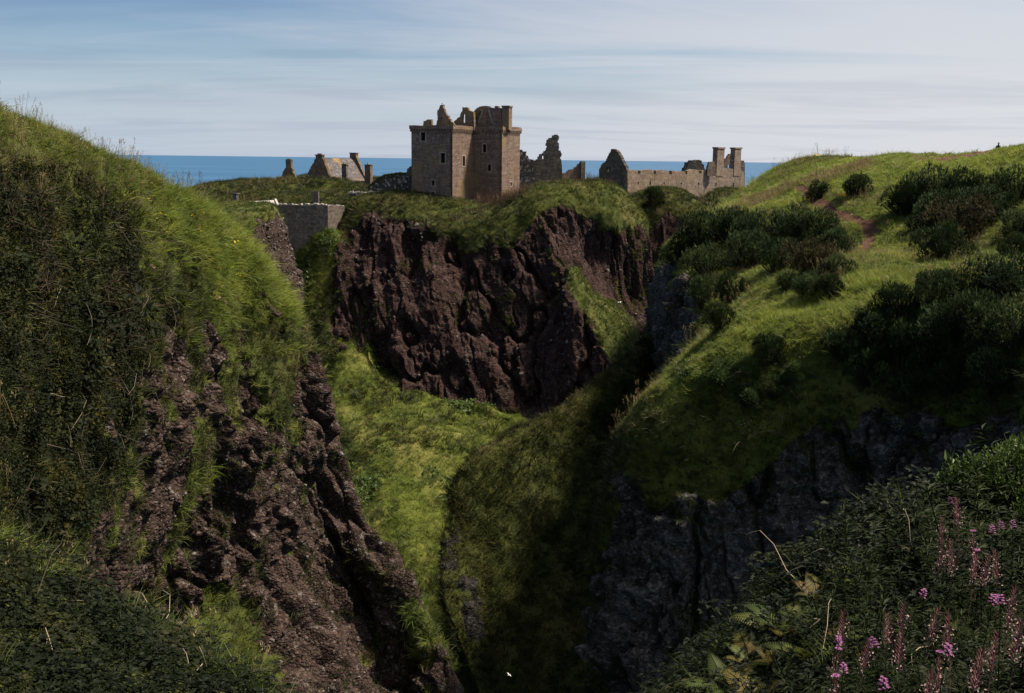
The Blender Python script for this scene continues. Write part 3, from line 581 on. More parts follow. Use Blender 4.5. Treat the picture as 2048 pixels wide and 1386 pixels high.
j4 = [(x, 1.2, CAMZ-2.0, 0, 1) for x in np.linspace(-9, -.3, 10)]
J = Net([rz(CAMZ-32, back(j1, (-.5, 6, 0)), 1), back(j1, (0, 1.5, -1.6)), j1, j2, j3, j4], 110, 130)
J.displace(fbm(J.P*0.6, 3, 121)*0.22 + fbm(J.P*2.0, 2, 122)*0.07)
fore_l = J.build('foreground_bank', BROWN); J.pad = 700

# ---------------------------------------------------------------- masonry builders
KEEP = stone_mat('tower rubble', (0.20, 0.137, 0.115), (0.32, 0.23, 0.188), (0.27, 0.19, 0.08), (0.085, 0.075, 0.045), 0.55, pale_amt=0.25)
RANGE = stone_mat('pink rubble', (0.24, 0.17, 0.13), (0.40, 0.30, 0.23), (0.30, 0.24, 0.15), (0.11, 0.095, 0.06), 0.45)
GREYW = stone_mat('grey rubble', (0.11, 0.095, 0.088), (0.22, 0.195, 0.175), (0.20, 0.15, 0.07), (0.06, 0.06, 0.04), 0.35)
CURT = stone_mat('curtain wall rubble', (0.16, 0.13, 0.115), (0.30, 0.255, 0.225), (0.27, 0.23, 0.17), (0.09, 0.075, 0.06), 0.35, pale=(0.55, 0.52, 0.48), pale_amt=0.35)
DARKW = stone_mat('dark rubble with white stones', (0.075, 0.065, 0.062), (0.15, 0.13, 0.12), (0.12, 0.10, 0.06), (0.05, 0.05, 0.03), 0.3, 0.5, 0.32, pale=(0.62, 0.60, 0.58), pale_amt=0.9)
HOUSEW = stone_mat('house rubble', (0.14, 0.105, 0.088), (0.24, 0.185, 0.15), (0.38, 0.21, 0.035), (0.07, 0.06, 0.04), 0.45)
DRESS = plain_mat('dressed stone', (0.24, 0.205, 0.175), 0.9, 0.25, 2.5)
PALE = plain_mat('pale cope stone', (0.38, 0.35, 0.32), 0.9, 0.3, 3.0)
COPE = plain_mat('weathered cope stone', (0.27, 0.24, 0.215), 0.9, 0.45, 2.0)
DARK = plain_mat('painted room darkness', (0.012, 0.011, 0.011), 0.95, 0.2)
SLATE = stone_mat('stone slates', (0.13, 0.12, 0.128), (0.21, 0.197, 0.205), (0.42, 0.25, 0.05), (0.15, 0.14, 0.12), 0.55, 0.35, 0.22, pale=(0.5, 0.48, 0.46))
TURFTOP = plain_mat('wall top turf', (0.040, 0.046, 0.016), 0.95, 0.45, 2.0)

class Plane:
    """A wall plane through P0 along horizontal direction u; st() gives photo pixels as metres along and up."""
    def __init__(s, P0, u):
        s.P0 = np.array(P0, float); u = np.array([u[0], u[1], 0.0]); s.u = u/np.linalg.norm(u)
        s.n = np.array([s.u[1], -s.u[0], 0.0])
        if s.n[1] > 0: s.n = -s.n
    def st(s, px, py):
        v = _f + _r*((px-1024)/FPX) + _u*((693-py)/FPX); c = np.array([0, 0, CAMZ])
        k = ((s.P0-c)@s.n)/(v@s.n); q = c+v*k-s.P0
        return np.array([q@s.u, q[2]])
    def w(s, st, depth=0.0): return s.P0 + s.u*st[0] + np.array([0, 0, 1.0])*st[1] - s.n*depth
def ragged(pts, tmin, step=0.34, amp=0.07, stair=True, seed=0):
    """Breaks the outline above height tmin into stone-sized steps."""
    rng = random.Random(seed); out = []; n = len(pts)
    for i in range(n):
        a = np.array(pts[i], float); b = np.array(pts[(i+1) % n], float); out.append(a)
        if a[1] <= tmin or b[1] <= tmin: continue
        L = np.linalg.norm(b-a); k = int(L/step)
        prev = a
        for j in range(1, k+1):
            q = a+(b-a)*j/(k+1) + np.array([rng.gauss(0, amp), rng.gauss(0, amp)])
            if stair and abs((b-a)[0]) > 0.15*L and abs((b-a)[1]) > 0.15*L:
                out.append(np.array([prev[0], q[1]]) if q[1] > prev[1] else np.array([q[0], prev[1]]))
            out.append(q); prev = q
    return out
def prism_data(pl, outer, holes, thick, off=0.0, uvo=(0, 0)):
    """A wall of real thickness with openings cut through: vertices, triangles, uv."""
    loops = [[Vector((p[0], p[1], 0)) for p in outer]] + [[Vector((p[0], p[1], 0)) for p in h] for h in holes]
    flat = [p for l in loops for p in l]; tris = tessellate_polygon(loops)
    V = []; F = []; UV = []
    for side, dpt in ((0, off), (1, off+thick)):
        b = len(V)
        for p in flat: V.append(pl.w((p.x, p.y), dpt)); UV.append((p.x+uvo[0], p.y+uvo[1]))
        for t in tris: F.append(tuple(b+x for x in (t if side == 0 else t[::-1])))
    for l in loops:
        m = len(l)
        for i in range(m):
            a, c = l[i], l[(i+1) % m]; b = len(V)
            run = (c-a).length
            for p, dpt, uu in ((a, off, 0), (c, off, 0), (c, off+thick, thick), (a, off+thick, thick)):
                V.append(pl.w((p.x, p.y), dpt))
                UV.append((p.x+uu+uvo[0], p.y+uvo[1]) if abs(c.y-a.y) > abs(c.x-a.x) else (p.x+uvo[0], p.y+uu+uvo[1]))
            F += [(b, b+1, b+2), (b, b+2, b+3)]
    return V, F, UV
def put(name, data, mat, parent, kind=None):
    V, F, UV = data; o0 = np.array(parent.location) if parent is not None else np.zeros(3)
    me = mesh_np(name, np.array(V)-o0, np.array(F), False, None, np.array(UV))
    bm = bmesh.new(); bm.from_mesh(me); bmesh.ops.remove_doubles(bm, verts=bm.verts, dist=1e-4); bmesh.ops.recalc_face_normals(bm, faces=bm.faces); bm.to_mesh(me); bm.free()
    return link(name, me, mat, parent, kind)
def join(*ds):
    V = []; F = []; UV = []
    for v, f, u in ds:
        b = len(V); V += list(v); UV += list(u); F += [tuple(x+b for x in t) for t in f]
    return V, F, UV
def box_data(c, ux, sx_, sy_, sz_, jit=0.0, rng=random):
    """A box standing on c; ux its horizontal axis; sizes in metres."""
    ux = np.array([ux[0], ux[1], 0.0]); ux /= np.linalg.norm(ux); uy = np.array([-ux[1], ux[0], 0]); c = np.array(c, float)
    V = []; F = []; UV = []
    cor = [(-1, -1, 0), (1, -1, 0), (1, 1, 0), (-1, 1, 0), (-1, -1, 1), (1, -1, 1), (1, 1, 1), (-1, 1, 1)]
    pts = [c+ux*(a*sx_/2)+uy*(b*sy_/2)+np.array([0, 0, sz_*h])+np.array([rng.uniform(-jit, jit) for _ in range(3)]) for a, b, h in cor]
    for q in ((0, 1, 5, 4), (1, 2, 6, 5), (2, 3, 7, 6), (3, 0, 4, 7), (4, 5, 6, 7), (3, 2, 1, 0)):
        b = len(V); p = [pts[k] for k in q]; V += p
        w = np.linalg.norm(p[1]-p[0]); h = np.linalg.norm(p[3]-p[0]); o = b*0.37
        UV += [(o, 0), (o+w, 0), (o+w, h), (o, h)]; F += [(b, b+1, b+2), (b, b+2, b+3)]
    return V, F, UV
def px_rect(pl, x, y, w, h):
    c = pl.st(x, y); a = pl.st(x-w/2, y+h/2); b = pl.st(x+w/2, y-h/2)
    return [(a[0], a[1]), (b[0], a[1]), (b[0], b[1]), (a[0], b[1])]
def window(pl, rect, parent, depth=0.9, frame=0.14, through=False):
    """The dressed surround of an opening, and behind it the dark of the room."""
    (x0, y0), (x1, y1) = rect[0], rect[2]
    x0, x1 = min(x0, x1), max(x0, x1); f = frame
    outer = [(x0-f, y0-f), (x1+f, y0-f), (x1+f, y1+f), (x0-f, y1+f)]; inner = [(x0+.01, y0+.01), (x1-.01, y0+.01), (x1-.01, y1-.01), (x0+.01, y1-.01)]
    w = put('window', prism_data(pl, outer, [inner], 0.06, -0.03), DRESS, parent)
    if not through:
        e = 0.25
        o = put('opening', prism_data(pl, [(x0-e, y0-e), (x1+e, y0-e), (x1+e, y1+e), (x0-e, y1+e)], [], 0.1, depth), DARK, None)  # black panel, the unlit room's shade put into its colour
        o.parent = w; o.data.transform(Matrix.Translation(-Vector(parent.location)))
    return w
def solve_s(P, u, px):
    lo, hi = 0.0, 40.0; u = np.array([u[0], u[1], 0.0]); f = lambda s: proj(np.array(P)+u*s)[0]-px
    a = f(lo)
    for _ in range(60):
        m = (lo+hi)/2
        if (f(m) > 0) == (a > 0): lo = m
        else: hi = m
    return (lo+hi)/2

# ---------------------------------------------------------------- the tower house
th = math.radians(27); cA = np.array([-math.cos(th), math.sin(th), 0]); cB = np.array([math.sin(th), math.cos(th), 0])
P0 = W(905, 403, 195); ztop = W(905, 250, 195)[2]; zb = P0[2]-6
keep = thing('tower_house', 'tall ruined stone tower house on the headland brink, the largest building of the castle', 'tower', P0)
sA = solve_s(P0, cA, 823.5); sB = solve_s(P0, cB, 947); pre = P0+cB*sB; sC = solve_s(pre, -cA, 1003); pc2 = pre-cA*sC; sD = solve_s(pc2, cB, 1038.5)
ab = lambda a, b, z=0.0: P0+cA*a+cB*b+np.array([0, 0, z])
plan = [(sA, 0), (0, 0), (0, sB), (-sC, sB), (-sC, sB+sD), (sA, sB+sD)]
H0 = P0[2]-zb; HT = ztop-P0[2]
faces = {}
for i, nm in enumerate(['A', 'B', 'C', 'D', 'E', 'F']):
    a, b = plan[i], plan[(i+1) % 6]
    pl = Plane(ab(*a), ab(*b)-ab(*a)); pl.L = np.linalg.norm(ab(*b)-ab(*a))
    dv = (ab(*b)-ab(*a))/pl.L; out = np.array([dv[1], -dv[0], 0]); pl.n = out
    pl.u = dv; faces[nm] = pl
wins = {'A': [(846, 273, 9, 17), (885.5, 316, 9, 20), (866, 366, 6, 11), (866, 389, 6.5, 10), (896, 280, 2.6, 5)], 'B': [(927.5, 322, 5.2, 20)],
        'C': [(969, 296.5, 7, 16), (978.5, 335.5, 7, 13), (965, 262, 5, 8), (955, 303, 2.4, 5)], 'D': [(1022, 368, 3.2, 8)], 'E': [], 'F': []}
shell = []
for nm, pl in faces.items():
    rs = [px_rect(pl, *w_) for w_ in wins[nm]]
    rs = [[(min(r[0][0], r[2][0]), r[0][1]), (max(r[0][0], r[2][0]), r[0][1]), (max(r[0][0], r[2][0]), r[2][1]), (min(r[0][0], r[2][0]), r[2][1])] for r in rs]
    # walls butt at the corners: each is one thickness short at its far end, so no two faces share a plane
    t = 1.0; e0 = 0.0; e1 = pl.L - (t if nm in 'ACDEF' else 0) + (0 if nm != 'B' else 0)
    if nm == 'B': e0 = 0.0
    shell.append(prism_data(pl, [(e0, -H0), (pl.L-0.004, -H0), (pl.L-0.004, HT-0.45), (e0, HT-0.45)], rs, 0.5 if nm not in 'EF' else .4, 0.0 if nm in 'ACE' else 0.003, (len(shell)*7.3, 0)))
    faces[nm].rs = rs
put('wall', join(*shell), KEEP, keep)
for nm, pl in faces.items():
    for r in pl.rs: window(pl, r, keep, 0.75, 0.12 if r[2][0]-r[0][0] < .5 else 0.2)
def plan_ring(off, z0, z1, jag=0.0, seed=3):
    """The parapet: the plan grown by off, solid to the wall walk, its top line worn."""
    rng = random.Random(seed)
    g = [(sA+off, -off), (-off, -off), (-off, sB-off), (-sC-off, sB-off), (-sC-off, sB+sD+off), (sA+off, sB+sD+off)]
    pts = []
    for i in range(6):
        a, b = np.array(g[i]), np.array(g[(i+1) % 6]); L = np.linalg.norm(b-a); k = max(2, int(L/0.55)) if jag else 1
        for j in range(k): pts.append(a+(b-a)*j/k)
    V = []; UV = []; F = []; n = len(pts); run = 0
    tops = []; cur = 0
    for i in range(n):
        if rng.random() < .5: cur = rng.uniform(-1, .4)*jag
        tops.append(z1+cur)
    for i, p in enumerate(pts):
        q = pts[(i+1) % n]; L = np.linalg.norm(np.array(q)-p); b = len(V)
        zt_ = tops[i]
        V += [ab(*p, z0), ab(*q, z0), ab(*q, zt_), ab(*p, zt_)]; UV += [(run, 0), (run+L, 0), (run+L, zt_-z0), (run, zt_-z0)]
        F += [(b, b+1, b+2), (b, b+2, b+3)]; run += L
        b = len(V); m = np.array([sA*.5-1, (sB+sD)/2]); ip = p+(m-p)*0.09; iq = q+(m-q)*0.09
        V += [ab(*p, zt_), ab(*q, zt_), ab(*iq, zt_), ab(*ip, zt_)]; UV += [(run, 0), (run+L, 0), (run+L, .5), (run, .5)]; F += [(b, b+1, b+2), (b, b+2, b+3)]
        b = len(V); V += [ab(*ip, zt_), ab(*iq, zt_), ab(*iq, z0), ab(*ip, z0)]; UV += [(run, 0), (run+L, 0), (run+L, 1), (run, 1)]; F += [(b, b+1, b+2), (b, b+2, b+3)]
        b = len(V); V += [ab(*p, z0), ab(*ip, z0), ab(*iq, z0), ab(*q, z0)]; UV += [(0, 0), (0, .5), (1, .5), (1, 0)]; F += [(b, b+1, b+2), (b, b+2, b+3)]
        # a worn step between stones of different height
        q2 = tops[(i+1) % n]
        if abs(q2-zt_) > 1e-3:
            b = len(V); V += [ab(*q, zt_), ab(*iq, zt_), ab(*iq, q2), ab(*q, q2)]; UV += [(0, 0), (.5, 0), (.5, .3), (0, .3)]; F += [(b, b+1, b+2), (b, b+2, b+3)]
    return V, F, UV
put('parapet', plan_ring(0.30, HT-0.72, HT, 0.13), KEEP, keep)
# roof deck under the wall walk
V = [ab(*p, HT-1.05) for p in plan]; put('roof_deck', (V, [(0, 1, 2), (0, 2, 5), (2, 3, 4), (2, 4, 5)], [(p[0], p[1]) for p in plan]), TURFTOP, keep)
cor = []
for i, nm in enumerate('ABCD'):
    pl = faces[nm]; k = int(pl.L/0.62)
    for j in range(k+1):
        p = pl.w((pl.L*(j+.02)/(k+.04), HT-1.22), -0.14); cor.append(box_data(p, pl.u, 0.26, 0.30, 0.52, 0.02))
put('corbel_course', join(*cor), KEEP, keep, 'stuff')
# what stands above the wall walk
def ruin(name, pl, pix, base_py, thick, mat, parent, holes=(), tmin_px=None, off=0.0, seed=0, step=0.30, amp=0.06, stair=True, extra=0.0):
    pts = [pl.st(*p) for p in pix]; tb = min(pl.st(p[0], base_py)[1] for p in pix)
    pts = [(p[0], p[1]) for p in pts]
    if pl.st(1024, 700)[0] < 0 and False: pass
    o = ragged(pts, tb+0.2, step, amp, stair, seed)
    if extra: o = [(p[0], p[1]-extra) if p[1] < tb+0.2 else p for p in o]
    hs = [[tuple(pl.st(*q)) for q in h] for h in holes]
    return put(name, prism_data(pl, o, hs, thick, off, (seed*3.1, 0)), mat, parent)
plc = Plane(ab(sA*.5, 2.2), (1, -.35)); 
ruin('wall_stub', plc, [(845, 252), (847, 244), (853, 240), (858, 238.5), (863, 238.5), (863.5, 252)], 250, 0.8, KEEP, keep, seed=1, extra=.6)
ruin('gable', Plane(ab(sA*.4, 5), (1, -.4)), [(870.5, 254), (873.5, 243), (875, 232), (874.5, 222), (878, 217), (880, 211), (886.5, 209), (887, 217), (890, 224), (894, 231), (899, 238), (903, 244), (908, 248), (909, 254)], 252, 0.8, KEEP, keep, [[(881.4, 239), (884.6, 239), (884.6, 233.5), (881.4, 233.5)]], seed=2, extra=.8)
ruin('gable', Plane(ab(sA*.1, 7.5), (1, -.4)), [(906, 254), (908, 244), (914, 238), (920, 232), (922.5, 224), (924.5, 222), (924.5, 213.8), (935, 215.3), (938, 221), (943, 222.5), (947, 224), (949, 254)], 252, 0.8, KEEP, keep, [[(925, 245.5), (930, 245.5), (930, 228.5), (925, 228.5)]], seed=4, extra=.8)
# cap house: rubble gable between stepped skews, pieces of slated roof, a chimney on its lit end
plh = Plane(ab(-1.6, sB+1.2), (1, -.42))
ruin('cap_house_wall', plh, [(941, 254), (942, 240), (945, 226), (951, 219.5), (958, 213.5), (966, 212), (973, 212), (984, 215.5), (989, 216), (989.5, 212), (996, 212), (996.5, 216), (1003, 216), (1003.5, 254)], 252, 0.9, KEEP, keep, seed=5, step=.25, amp=.035, extra=.8)
st_ = []
for k in range(7):
    p = plh.w(plh.st(943.5+k*2.4, 247-k*4.2), -0.28); st_.append(box_data(p, plh.u, 1.25, 0.55, 0.26, 0.02))
put('stair', join(*st_), KEEP, keep, 'stuff')
def slab(pl, pix, thick, off):
    return prism_data(pl, [tuple(pl.st(*p)) for p in pix], [], thick, off)
put('skew', slab(plh, [(956, 247), (958, 247), (968, 219), (965.5, 219)], .2, -.22), DRESS, keep)
put('skew', slab(plh, [(985, 247), (987, 247), (979, 220), (976.5, 220)], .2, -.22), DRESS, keep)
plk = Plane(ab(-sC+.6, sB+.9), (1, -.42))
kc = plk.w(plk.st(1010, 251), 1.0); kh = plk.st(1010, 215)[1]-plk.st(1010, 254)[1]
put('chimney', join(box_data(kc-np.array([0, 0, .8]), plk.u, 1.45, 1.7, kh+.6, .04), box_data(kc+np.array([0, 0, kh-.22]), plk.u, 1.7, 1.95, .3, .04)), KEEP, keep)

# small lean-to wall against the tower's far corner
lt = thing('ruined_wall', 'small rounded wall stub against the seaward side of the tall tower house', 'wall', W(816, 346, 203))
ruin('wall_face', Plane(W(816, 346, 203), (1, -.2)), [(812, 352), (814, 341), (818, 335), (823, 331.5), (827, 331), (827, 352)], 350, .8, GREYW, lt, seed=8)

# ---------------------------------------------------------------- ruined hall and storehouse behind the tower
hall = thing('ruined_hall', 'broken dark gable rising to a ragged chimney stump, beside the tower house', 'ruin', W(1095, 372, 215))
ruin('gable', Plane(W(1095, 372, 215), (1, .12)), [(1062, 385), (1064, 325), (1073, 322), (1076, 315), (1086, 306), (1093, 299), (1095, 293), (1094, 284), (1098, 278), (1104, 275), (1110, 269), (1118, 273), (1116, 286), (1118, 294), (1122, 305), (1124, 330), (1125, 385)], 378, 1.0, GREYW, hall, [[(1084.5, 318), (1088, 318), (1088, 312), (1084.5, 312)]], seed=9, step=.4, amp=.14)
ruin('wall', Plane(W(1050, 360, 213), (1, .1)), [(1036, 392), (1036, 300), (1044, 299), (1047, 303), (1053, 302), (1053, 312), (1058, 318), (1064, 319), (1066, 328), (1068, 340), (1069, 392)], 380, .9, DARKW, hall, seed=10, step=.45, amp=.16)
store = thing('ruined_wall', 'low wall climbing to a thin upright pillar, between the broken hall and the gabled range', 'wall', W(1150, 362, 207))
ruin('wall', Plane(W(1150, 362, 207), (1, .25)), [(1124, 385), (1124, 347), (1134, 345), (1138, 341), (1149, 338), (1156, 331), (1160, 325), (1159.5, 385)], 378, .8, KEEP, store, seed=11, step=.4, amp=.08)
pp = W(1163.8, 385, 207); put('pillar', box_data(pp, (1, .25), .92, 1.0, W(1164, 322.5, 207)[2]-pp[2], .05), GREYW, store)
cw = thing('rubble_wall', 'white speckled low rubble wall half sunk in dry weeds, against the tower house foot', 'wall', W(1054, 358, 198))
ruin('wall_face', Plane(W(1054, 358, 198), (1, .1)), [(1040, 384), (1040, 346), (1050, 344), (1064, 343), (1069, 347), (1072, 384)], 378, .6, DARKW, cw, seed=12, step=.4, amp=.08)

# ---------------------------------------------------------------- the long roofless range
rg = thing('roofless_range', 'long roofless pink stone range with stepped gable and twin tall chimneys', 'building', W(1255, 386, 232))
uR = np.array([.76, .65, 0]); uG = np.array([-.65, .76, 0])
pr = Plane(W(1255, 386, 232), uR); pg = Plane(W(1255, 386, 232), uG)
longw = [(1255.3, 396), (1255.3, 341), (1262, 340.5), (1275, 341), (1276, 347.5), (1280.5, 347.5), (1281, 341), (1300, 339), (1307, 341), (1307.5, 348), (1312, 348), (1312.5, 341), (1324, 340), (1338, 342), (1339, 349), (1343.5, 349), (1344, 341.5), (1358, 342), (1370, 343), (1371, 348), (1374.5, 348), (1375, 341), (1385, 338.5), (1397, 340), (1398, 347), (1403, 347), (1403.5, 341), (1415, 339.5), (1424, 342), (1427, 345), (1428, 348), (1431, 348), (1448, 336), (1480, 340), (1488, 344), (1490, 396)]
def rect(x, y, w, h): return [(x-w/2, y+h/2), (x+w/2, y+h/2), (x+w/2, y-h/2), (x-w/2, y-h/2)]
ws = [(1276.5, 365.5, 3.4, 4.6), (1300.5, 366, 3.8, 7.4), (1328.2, 366.5, 3, 5), (1362.5, 367, 3.2, 5), (1397.3, 367.5, 3.4, 5.6), (1432, 368.5, 3.4, 7.6), (1466.5, 369.5, 3.4, 9)]
wall_r = ruin('wall', pr, longw, 392, .9, RANGE, rg, [rect(*w_) for w_ in ws], seed=20, step=.5, amp=.05, stair=False)
for w_ in ws:
    a = pr.st(w_[0]-w_[2]/2, w_[1]+w_[3]/2); b = pr.st(w_[0]+w_[2]/2, w_[1]-w_[3]/2)
    window(pr, [(a[0], a[1]), (b[0], a[1]), (b[0], b[1]), (a[0], b[1])], rg, .95, .10)
ruin('gable', pg, [(1255, 398), (1254.7, 345), (1252, 336), (1247, 327), (1243, 318), (1238, 308), (1233, 301), (1224, 298), (1221, 303), (1216, 312), (1212, 322), (1205, 327), (1201, 335), (1198, 338), (1197.5, 398)], 390, .9, GREYW, rg, [[(1213, 344), (1217, 344), (1217, 334), (1213, 334)]], seed=21, step=.42, amp=.07)
# chimneys rise flush from the long wall; set a hand proud of it
for x0, x1, yt in ((1428.5, 1447.5, 294.5), (1463.5, 1480.5, 295)):
    a = pr.st(x0, 372); b = pr.st(x1, 372); t = pr.st((x0+x1)/2, yt)[1]; base = pr.st((x0+x1)/2, 352)[1]
    c = pr.w(((a[0]+b[0])/2, base), 0.62); wd = abs(b[0]-a[0])*.72
    put('chimney', join(box_data(c, pr.u, wd, 1.5, t-base-.35, .05), box_data(c+np.array([0, 0, t-base-.35]), pr.u, wd+.3, 1.8, .38, .04)), RANGE, rg)
bk = Plane(W(1470, 370, 268), (1, .3))
ruin('cross_wall', bk, [(1446, 380), (1447, 330), (1450, 321), (1455, 315), (1458, 309), (1466, 307), (1470, 330), (1471, 380)], 374, .8, RANGE, rg, [[(1455.5, 336.5), (1461, 336.5), (1461, 329.5), (1455.5, 329.5)]], seed=23, step=.5)
ruin('end_wall', Plane(W(1486, 370, 266), (1, .5)), [(1478, 385), (1479, 318), (1484, 321), (1490, 326), (1489.5, 385)], 378, .8, GREYW, rg, seed=24, step=.5)
ruin('parapet_stub', Plane(W(1455, 345, 262), (1, .5)), [(1447.5, 350), (1447.5, 337), (1452, 336), (1458, 337.5), (1463, 336), (1470, 337), (1470, 350)], 348, .8, RANGE, rg, seed=25, step=.5)
vault = thing('ruined_wall', 'rounded ragged stump of wall standing behind the long range wall', 'wall', W(1392, 350, 262))
ruin('wall', Plane(W(1392, 350, 262), (1, .2)), [(1370, 352), (1372, 337), (1376, 333), (1377, 326), (1383, 325), (1385, 320.5), (1392, 322), (1395, 319.5), (1402, 321), (1403, 327), (1407, 329), (1408, 336), (1411, 338), (1412, 352)], 350, 3.0, GREYW, vault, seed=26, step=.5, amp=.15)
stub = thing('ruined_wall', 'broken stub of wall just seaward of the first tall chimney of the range', 'wall', W(1423, 350, 250))
ruin('wall', Plane(W(1423, 350, 250), (1, .3)), [(1414, 352), (1416, 336), (1419, 326), (1425, 323), (1430, 324), (1432, 352)], 349, 1.0, RANGE, stub, seed=28, step=.5, amp=.1)

# ---------------------------------------------------------------- houses beyond the rampart
zf = lambda px, py, d: W(px, py, d)
hs_ = thing('roofed_house', 'stone house with a whole grey slate roof and two chimneys beyond the grass rampart', 'house', W(637, 372, 245))
uG2 = np.array([.87, -.49, 0]); uL = np.array([.49, .87, 0])
pg2 = Plane(W(637, 372, 245), uG2)
ruin('gable', pg2, [(607, 385), (608, 362), (613, 352), (621, 336), (628, 324), (629, 318), (646, 318), (650, 330), (656, 346), (662, 362), (663, 385)], 372, .8, HOUSEW, hs_, seed=30, step=.4, amp=.03)
cc = pg2.w(pg2.st(637.5, 324), .5); hh = pg2.st(637, 311)[1]-pg2.st(637, 324)[1]
put('chimney', join(box_data(cc, pg2.u, 1.9, .95, hh, .03), box_data(cc+np.array([0, 0, hh]), pg2.u, 2.2, 1.25, .22, .03), box_data(cc+np.array([0, 0, hh+.22]), pg2.u, 1.0, .6, .25, .05)), HOUSEW, hs_)
rl = W(646, 315.5, 245); apex = pg2.w(pg2.st(638, 316), .8)
Lr = solve_s(apex, uL, 708); ea = pg2.w(pg2.st(663, 362), .8)
far_a = apex+uL*Lr
# eave runs parallel to the ridge; its far end stands where the photograph's eave ends
Le = solve_s(ea, uL, 729)
far_e = ea+uL*Lr; b_e = apex*2-ea; b_e[2] = ea[2]; far_b = b_e+uL*Lr
nrm = np.array([0, 0, .16])
def roof_plane(a, b, c, d):
    L = np.linalg.norm(b-a); S = np.linalg.norm(d-a); V = [a, b, c, d, a-nrm, b-nrm, c-nrm, d-nrm]; UV = [(0, S), (L, S), (L, 0), (0, 0)]*2
    return V, [(0, 1, 2), (0, 2, 3), (6, 5, 4), (7, 6, 4), (0, 4, 5), (0, 5, 1), (1, 5, 6), (1, 6, 2), (2, 6, 7), (2, 7, 3), (3, 7, 4), (3, 4, 0)], UV
put('roof', join(roof_plane(apex, far_a, far_e, ea), roof_plane(far_a+[0, 0, .01], apex+[0, 0, .01], b_e, far_b)), SLATE, hs_)
pside = Plane(ea, uL); put('side_wall', prism_data(pside, [(0, -4), (Lr, -4), (Lr, -.1), (0, -.1)], [], .7, .25), HOUSEW, hs_)
pg3 = Plane(far_a+uL*.05, uG2); za = pg3.st(709, 312)
gw = np.linalg.norm((ea-apex)[:2]); gh = apex[2]-ea[2]
put('gable', prism_data(pg3, ragged([(-gw-.2, -gh-4), (gw+.25, -gh-4), (gw+.3, -gh+.1), (.9, .45), (-.9, .45), (-gw-.3, -gh+.1)], -gh+.3, .4, .03, True, 31), [], .8, -.4), HOUSEW, hs_)
cc = pg3.w((0, .2), 0.0); put('chimney', join(box_data(cc, uG2, 1.9, 1.0, 1.0, .03), box_data(cc+np.array([0, 0, 1.0]), uG2, 2.2, 1.25, .2, .03)), HOUSEW, hs_)
ch = thing('gable_end', 'lone triangular gable end with a square chimney, nearest the sea beyond the rampart', 'gable', W(576, 372, 240))
pc = Plane(W(576, 372, 240), (.95, -.3))
ruin('gable', pc, [(556, 380), (558, 362), (565, 348), (570, 336), (583, 336), (586, 346), (591, 354), (593, 364), (593, 380)], 372, .8, HOUSEW, ch, seed=33, step=.35, amp=.05)
cc = pc.w(pc.st(576.7, 337), .45); hh = pc.st(576.7, 321)[1]-pc.st(576.7, 337)[1]
put('chimney', join(box_data(cc, pc.u, 1.35, .9, hh, .03), box_data(cc+np.array([0, 0, hh]), pc.u, 1.6, 1.15, .2, .03), box_data(cc+np.array([0, 0, hh+.2]), pc.u, .9, .6, .2, .05)), HOUSEW, ch)
def lone(px, py0, py1, d, wpx, label, pot=True, mat=None, rb=372):
    t = thing('chimney_stack', label, 'chimney', W(px, rb, d)); p = W(px, rb+6, d); h = W(px, py0, d)[2]-p[2]; w_ = wpx*d/FPX*.8
    put('shaft', box_data(p, (.93, -.36), w_, w_*.8, h, .04), mat or HOUSEW, t)
    put('cap', box_data(p+np.array([0, 0, h]), (.93, -.36), w_+.3, w_*.8+.3, .2, .03), mat or HOUSEW, t)
    if pot: put('pot', box_data(p+np.array([-.1, 0, h+.2]), (.93, -.36), .3, .3, .35, .03), DRESS, t)
    return t
lone(690.5, 329.5, 366, 226, 12.5, 'free standing grey chimney stack in front of the slate roof', mat=GREYW)
lone(738, 330.5, 366, 224, 15, 'free standing chimney stack against the sea, between slate roof and tower')
lone(472, 388, 406, 197, 12, 'short pale chimney stack above the grass beside the low stone roof', False, GREYW, 405)

# ---------------------------------------------------------------- walls round the gatehouse
lr = thing('stone_roof', 'low pale stone slab roof with raised skew at its end, behind the curtain wall', 'roof', W(515, 411, 196))
a, b = W(482, 403, 195), W(552, 400, 194); c, d_ = W(556, 412, 190), W(478, 415, 191)
put('slab', roof_plane(a, b, c, d_), PALE, lr); put('skew', roof_plane(W(549, 397.5, 194.2), W(553, 397.5, 194), W(558, 409, 189.6), W(554, 409, 189.8)), PALE, lr)
cu = thing('curtain_wall', 'high stone curtain wall closing the cleft, with a pale angled end', 'wall', W(655, 470, 191))
pc1 = Plane(W(655, 470, 191), (1, -.12))
ruin('wall', pc1, [(541, 560), (532, 411), (560, 410.5), (590, 409.5), (620, 411), (640, 410), (655.5, 411.5), (654.5, 478), (640, 486), (585, 560)], 545, 1.2, CURT, cu, seed=40, step=.5, amp=.05, stair=False)
pc3 = Plane(W(655.6, 470, 190.95), (.72, .69))
ruin('return_wall', pc3, [(655.6, 500), (655.8, 412), (668, 411), (682, 411.5), (690, 415), (688, 424), (684, 432), (678, 444), (672, 458), (666, 470), (660, 482)], 495, 1.0, CURT, cu, seed=41, step=.45, amp=.06)
cs = []
rng = random.Random(5)
for k in range(34):
    p = pc1.w(pc1.st(536+k*3.55, 410.5), .6); cs.append(box_data(p-np.array([0, 0, .08]), pc1.u, rng.uniform(.3, .6), .9, rng.uniform(.15, .45), .05, rng))
for k in range(8):
    p = pc3.w(pc3.st(658+k*4.0, 411.5), .5); cs.append(box_data(p-np.array([0, 0, .08]), pc3.u, rng.uniform(.35, .7), .9, rng.uniform(.1, .35), .05, rng))
put('cope_stone', join(*cs), COPE, cu, 'stuff')
